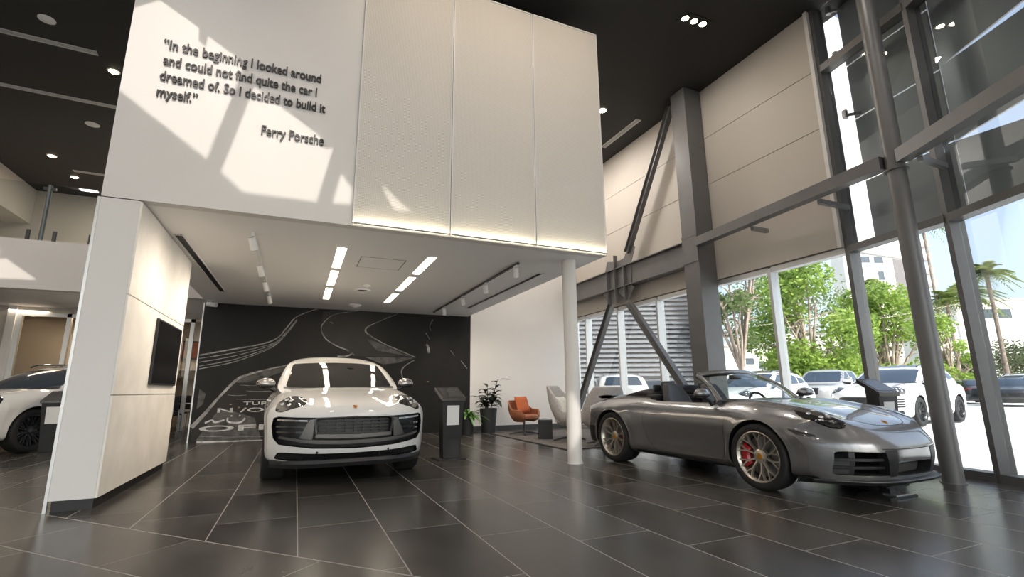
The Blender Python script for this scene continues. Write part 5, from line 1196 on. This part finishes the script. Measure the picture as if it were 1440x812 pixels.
def palm(label, px, d, ytop, seed, spread=1.7, nf=48, base=-.02, trunkr=.17):
    R = random.Random(seed); P = far(px, d); top = zat(px, ytop, P); t = thing('palm_tree', label, 'palm', (P[0], P[1], base), group='palms beyond the parking court')
    MB().tube([(0, 0, 0), (.1, .05, top * .4), (.05, 0, top * .75), (0, 0, top)], [trunkr * 1.3, trunkr, trunkr * .9, trunkr], 10).build('trunk', MT['palmbark'], t, smooth=60); lf = MB()
    for k in range(nf):
        a = R.uniform(0, 6.28); el = R.uniform(-.5, 1.25); l = spread * R.uniform(.75, 1.1); d_ = Vector((math.cos(a) * math.cos(el), math.sin(a) * math.cos(el), math.sin(el))); s2 = d_.cross(Vector((0, 0, 1))).normalized(); prev = None
        for i in range(1, 13):
            f_ = i / 12; c = d_ * l * f_ - Vector((0, 0, 1)) * l * .55 * f_ * f_ + Vector((0, 0, top))
            for sg in (-1, 1):
                tip = c + s2 * sg * l * .34 * math.sin(PI * min(.95, f_ * .8 + .2)) + d_ * l * .16 - Vector((0, 0, l * .12)); lf.add([(c - d_ * .07)[:], (c + d_ * .09)[:], tip[:]], [(0, 1, 2)])
    lf.build('fronds', MT['leafC'], t, fix=False); return t
palm('tall slim palm beside the balcony tower, trunk rising out of sight', 1340, 62, 300, 2, 3.0)
palm('shaggy palm between the round column and the window post', 1354, 50, 420, 4, 2.6, 44)
palm('palm against the blue sky at the right edge', 1421, 45, 378, 6, 2.0)
palm('shorter palm left of the right-edge palm', 1388, 50, 408, 9, 2.7)
palm('small palm top in front of the cream building', 1252, 38, 398, 12, 1.3, 26)
def hedge(label, px, d, y0, wpx, seed):
    R = random.Random(seed); P = far(px, d); h_ = zat(px, y0, P); w_ = wpx / F_PX * d; t = thing('hedge', label, 'hedge', (P[0], P[1], -.02), CAMYAW); lf = MB()
    blob_leaves(lf, R, [((-w_ / 2 + w_ * i / 9, R.uniform(-.4, .4), h_ * R.uniform(.45, .72)), h_ * .42) for i in range(10)], 5000, .16)
    st = MB()
    for i in range(6): st.tube([(-w_ / 2 + w_ * i / 5, 0, 0), (-w_ / 2 + w_ * i / 5, 0, h_ * .7)], .06, 7)
    st.build('stems', MT['bark'], t); lf.build('leaves', MT['leafD'], t, fix=False)
hedge('dark clipped hedge behind the parked cars at the right edge', 1440, 56, 474, 46, 21); hedge('dark shrub row behind the dark saloon', 1362, 52, 500, 30, 22); hedge('low shrubs under the trees behind the pickup', 1165, 44, 512, 110, 23)
# buildings
def block(name, label, px0, px1, d, ytop, depth, wins, mt='render', ang=CAMYAW, bal=None):
    A, B_ = far(px0, d), far(px1, d); w_ = np.linalg.norm(B_ - A); top = zat((px0 + px1) / 2, ytop, (A + B_) / 2); t = thing(name, label, 'building', (A[0], A[1], -.02), ang)
    MB().box(0, w_, 0, depth, 0, top).build('wall', MT[mt], t); MB().box(-.1, w_ + .1, -.15, depth, top, top + .3).build('roof', MT['roof'], t)
    for (x0, x1, y0, y1) in wins:
        xa, xb = (x0 - px0) / (px1 - px0) * w_, (x1 - px0) / (px1 - px0) * w_; za, zb = zat(x0, y1, A), zat(x0, y0, A)
        f = MB().box(xa - .1, xb + .1, -.06, .0, za - .1, za).box(xa - .1, xb + .1, -.06, 0, zb, zb + .1).box(xa - .1, xa, -.06, 0, za, zb).box(xb, xb + .1, -.06, 0, za, zb).build('window', MT[mt], t)
        MB().box(xa, xb, -.02, .02, za, zb).build('pane', MT['glassdk'], f)
    for (x0, x1, y) in bal or []:
        xa, xb = (x0 - px0) / (px1 - px0) * w_, (x1 - px0) / (px1 - px0) * w_; z = zat(x0, y, A); MB().box(xa, xb, -1.6, 0, z - .25, z).box(xa, xb, -1.6, -1.5, z, z + .9).build('balcony', MT['rail'], t)
    return t
block('apartment_building', 'cream apartment building with dark top-floor openings behind the bright tree', 1213, 1286, 62, 343, 2.5, [(1222, 1236, 356, 365), (1239, 1252, 353, 363), (1258, 1272, 351, 361), (1261, 1270, 373, 386)])
block('apartment_tower', 'stacked balcony tower between the round column and the window post', 1300, 1334, 76, 316, 3, [(1306, 1326, 345, 355), (1306, 1326, 366, 376), (1306, 1326, 388, 398)], 'rail', CAMYAW, [(1304, 1332, 343), (1306, 1333, 362), (1304, 1332, 382), (1306, 1334, 400)])
block('flat_roofed_building', 'flat roofed low building behind the palms at the right edge', 1366, 1470, 66, 420, 4, [(1380, 1396, 432, 446), (1402, 1420, 430, 444), (1425, 1445, 428, 442)])
block('low_house', 'low cream house glimpsed under the bare-branched tree', 1022, 1105, 41, 487, 4, [(1052, 1064, 503, 512), (1070, 1080, 508, 518)])
block('distant_building', 'pale distant building low behind the trees right of the pickup', 1105, 1300, 92, 470, 4, [(1180, 1196, 490, 500), (1275, 1290, 480, 490)])
block('white_terrace', 'white terrace wall between the palms and the parked cars', 1300, 1362, 56, 455, 2, [(1312, 1322, 468, 480), (1340, 1350, 468, 480)])

# parked cars
def recolour(car, mp):
    for o in KIDS(car):
        if o.type != 'MESH': continue
        if any(s_.material and s_.material.name in mp for s_ in o.material_slots):
            o.data = o.data.copy()
            for i, m_ in enumerate(o.data.materials):
                if m_ and m_.name in mp: o.data.materials[i] = MT[mp[m_.name]]
S0 = make_suv('white five-door car with black wheels parked outside behind the round column', (16.75, 9.15, 0), math.atan2(-.16, -.987), 'white_paint', 'dark', True, 'white_paint', 'plain', 'carglass2', 'parked cars outside')
S0.scale = (1.05, 1.05, 1.05)
S1 = dup(S0, (-4.706, 13.89, 0), 0, 'white five-door car with roof rails standing behind the pier at far left', 'show cars'); S1.rotation_euler.z = math.radians(245); S1.scale = (1.05, 1.05, 1.05)
def park(px, d, rz, label, mp=None, sc=1.0):
    P = far(px, d); c = dup(S0, (P[0], P[1], 0), rz, label); c.scale = (sc, sc, sc)
    if mp: recolour(c, mp)
    return c
toL = math.atan2(-.25, -.97)
park(1062, 15.5, toL, 'white car seen through the windscreen of the grey convertible', None, .98)
park(1100, 26, toL, 'white car half hidden behind the window post left of the pickup')
park(868, 17, math.radians(60), 'white car in front of the louvres, left of the slanting brace', {}, .95)
park(918, 22.5, math.radians(-130), 'silver car in front of the louvres above the convertible seat', {'white_car_paint': 'silverp'}, .95)
park(1360, 32, math.radians(40), 'dark car with red tail lamps right of the round column', {'white_car_paint': 'blackp'}, .92)
park(1422, 27, math.radians(200), 'dark car at the right edge beyond the last window post', {'white_car_paint': 'blackp'}, .95)
park(1436, 36, math.radians(190), 'tall white car behind the dark one at the right edge', {}, 1.2)
def make_pickup(loc, rz):
    car = thing('pickup_truck', 'silver double-cab pickup parked outside behind the convertible bonnet', 'truck', loc, rz, 'parked cars outside'); AB = np.abs
    fz = spl([.3, .5, .7, .95, 1.05, 1.15], [2.52, 2.58, 2.60, 2.58, 2.52, 2.40]); F = lambda y, z: fz(z) - .30 * (AB(y) / .94) ** 5; Rr = lambda y, z: -2.65 + 0 * y
    wz = spl([.3, .5, .9, 1.1, 1.25], [.93, .95, .95, .92, .88])
    def W(x, z): return wz(z) + sum(.03 * np.exp(-(((np.hypot(x - ax, z - .39) - .47) / .07) ** 2)) for ax in (1.6, -1.6)) + 0 * x
    hx = spl([2.6, 2.3, 1.6, 1.05, -.8, -2.65], [1.08, 1.14, 1.19, 1.22, 1.24, 1.24]); H = lambda x, y: hx(x) - .04 * (AB(y) / .9) ** 4; B_ = lambda x, y: .36 + 0 * x + 0 * y
    mb = deform_body(F, Rr, W, H, B_, e=9, nT=110, nS=120); bv = bvh_of(mb); body = mb.build('body', MT['silverp'], car, smooth=50)
    boolean(body, [arch_cutter(a, .40, .455, s_, .6, 1.3) for a in (1.6, -1.6) for s_ in (-1, 1)] + [prism_cutter([(-2.58, -.78), (-1.0, -.78), (-1.0, .78), (-2.58, .78)], .75, 2, 'z', 'cavity')])
    g1 = spl([1.0, 1.25, 1.5, 1.75, 1.85], [1.3, 1.02, .62, .22, -.1]); F2 = lambda y, z: g1(z) - .12 * (AB(y) / .75) ** 2; g2 = spl([1, 1.8], [-.98, -.88]); R2 = lambda y, z: g2(z) + 0 * y
    w2 = spl([1.0, 1.25, 1.75, 1.85], [.88, .86, .70, .62]); W2 = lambda x, z: w2(z) + 0 * x; H2 = lambda x, y: 1.80 - .03 * (AB(y) / .6) ** 2 - .02 * (x + .3) ** 2; B2 = lambda x, y: 1.1 + 0 * x + 0 * y
    cb = deform_body(F2, R2, W2, H2, B2, e=8, nT=100, nS=90); bc = bvh_of(cb); cb.build('cab', MT['silverp'], car, smooth=50)
    m_ = MB(); conform(m_, bc, rounded([(-.76, 1.27), (.76, 1.27), (.62, 1.70), (-.62, 1.70)], .1), FRONT, .004, .004); m_.build('windscreen', MT['carglass2'], car, smooth=60)
    for s_, Cc in ((1, LEFT), (-1, RIGHT)):
        m_ = MB(); conform(m_, bc, rounded([(.82, 1.27), (.36, 1.66), (.05, 1.68), (.02, 1.27)], .08), Cc, .004, .004); m_.build('front_side_window', MT['carglass2'], car, smooth=60)
        m_ = MB(); conform(m_, bc, rounded([(-.08, 1.27), (-.06, 1.68), (-.68, 1.68), (-.80, 1.27)], .08), Cc, .004, .004); m_.build('rear_side_window', MT['carglass2'], car, smooth=60)
        sh = MB()
        for pl in ([(.92, 1.18), (.90, .8), (.88, .48)], [(-.03, 1.2), (-.04, .48)], [(-.92, 1.2), (-.93, .5)]): conform(sh, bv, ribbon2(pl, .012), Cc, .001, .004, .08)
        sh.build('shut_lines', MT['cavity'], car, fix=False); 
        for x in (.12, -.72): conform(MB(), bv, rounded([(x, 1.06), (x + .2, 1.06), (x + .2, 1.02), (x, 1.02)], .2), Cc, .02, .02).build('door_handle', MT['chrome'], car)
        o_ = MB().rbox((.80, s_ * 1.06, 1.34), (.12, .20, .20), .05).bar((.82, s_ * .86, 1.25), (.81, s_ * 1.0, 1.28), .06, .05).build('door_mirror', MT['silverp'], car, smooth=50)
        m_ = MB(); conform(m_, bv, rounded([(s_ * .60, .88), (s_ * .90, .90), (s_ * .90, 1.08), (s_ * .62, 1.05)], .15), FRONT, .004, .01); m_.build('headlamp', MT['lens'], car, smooth=50)
    m_ = MB(); conform(m_, bv, rounded([(-.56, 1.04), (.56, 1.04), (.52, .78), (-.52, .78)], .1), FRONT, .004, .02); m_.build('grille', MT['trim'], car)
    MB().rbox((2.6, 0, .55), (.18, 1.84, .24), .06).build('front_bumper', MT['chrome'], car, smooth=50); MB().box(-2.3, 2.3, -.6, .6, .30, .40).build('underbody', MT['trim'], car)
    for a in (1.6, -1.6):
        for s_ in (-1, 1): wheel(car, a, s_ * .83, .40, s_, .26, 'ten', .26, False)
    return car
P_ = far(1165, 21); make_pickup((P_[0], P_[1], 0), toL)
P_ = far(1381, 25.5); t = thing('fire_hydrant', 'yellow-green fire hydrant on the paving right of the round column', 'hydrant', (P_[0], P_[1], -.02)); MT['hyd'] = mat('hydrant_paint', (.50, .55, .05), .5)
MB().lathe([(0, 0), (.20, 0), (.20, .05), (.12, .07), (.12, .6), (.16, .62), (.16, .66), (.12, .70), (.05, .80), (0, .82)], n=20).build('barrel', MT['hyd'], t, smooth=40); MB().cyl((-.26, 0, .5), (.26, 0, .5), .06, 14).cyl((0, -.22, .48), (0, 0, .48), .07, 14).build('outlets', MT['hyd'], t)
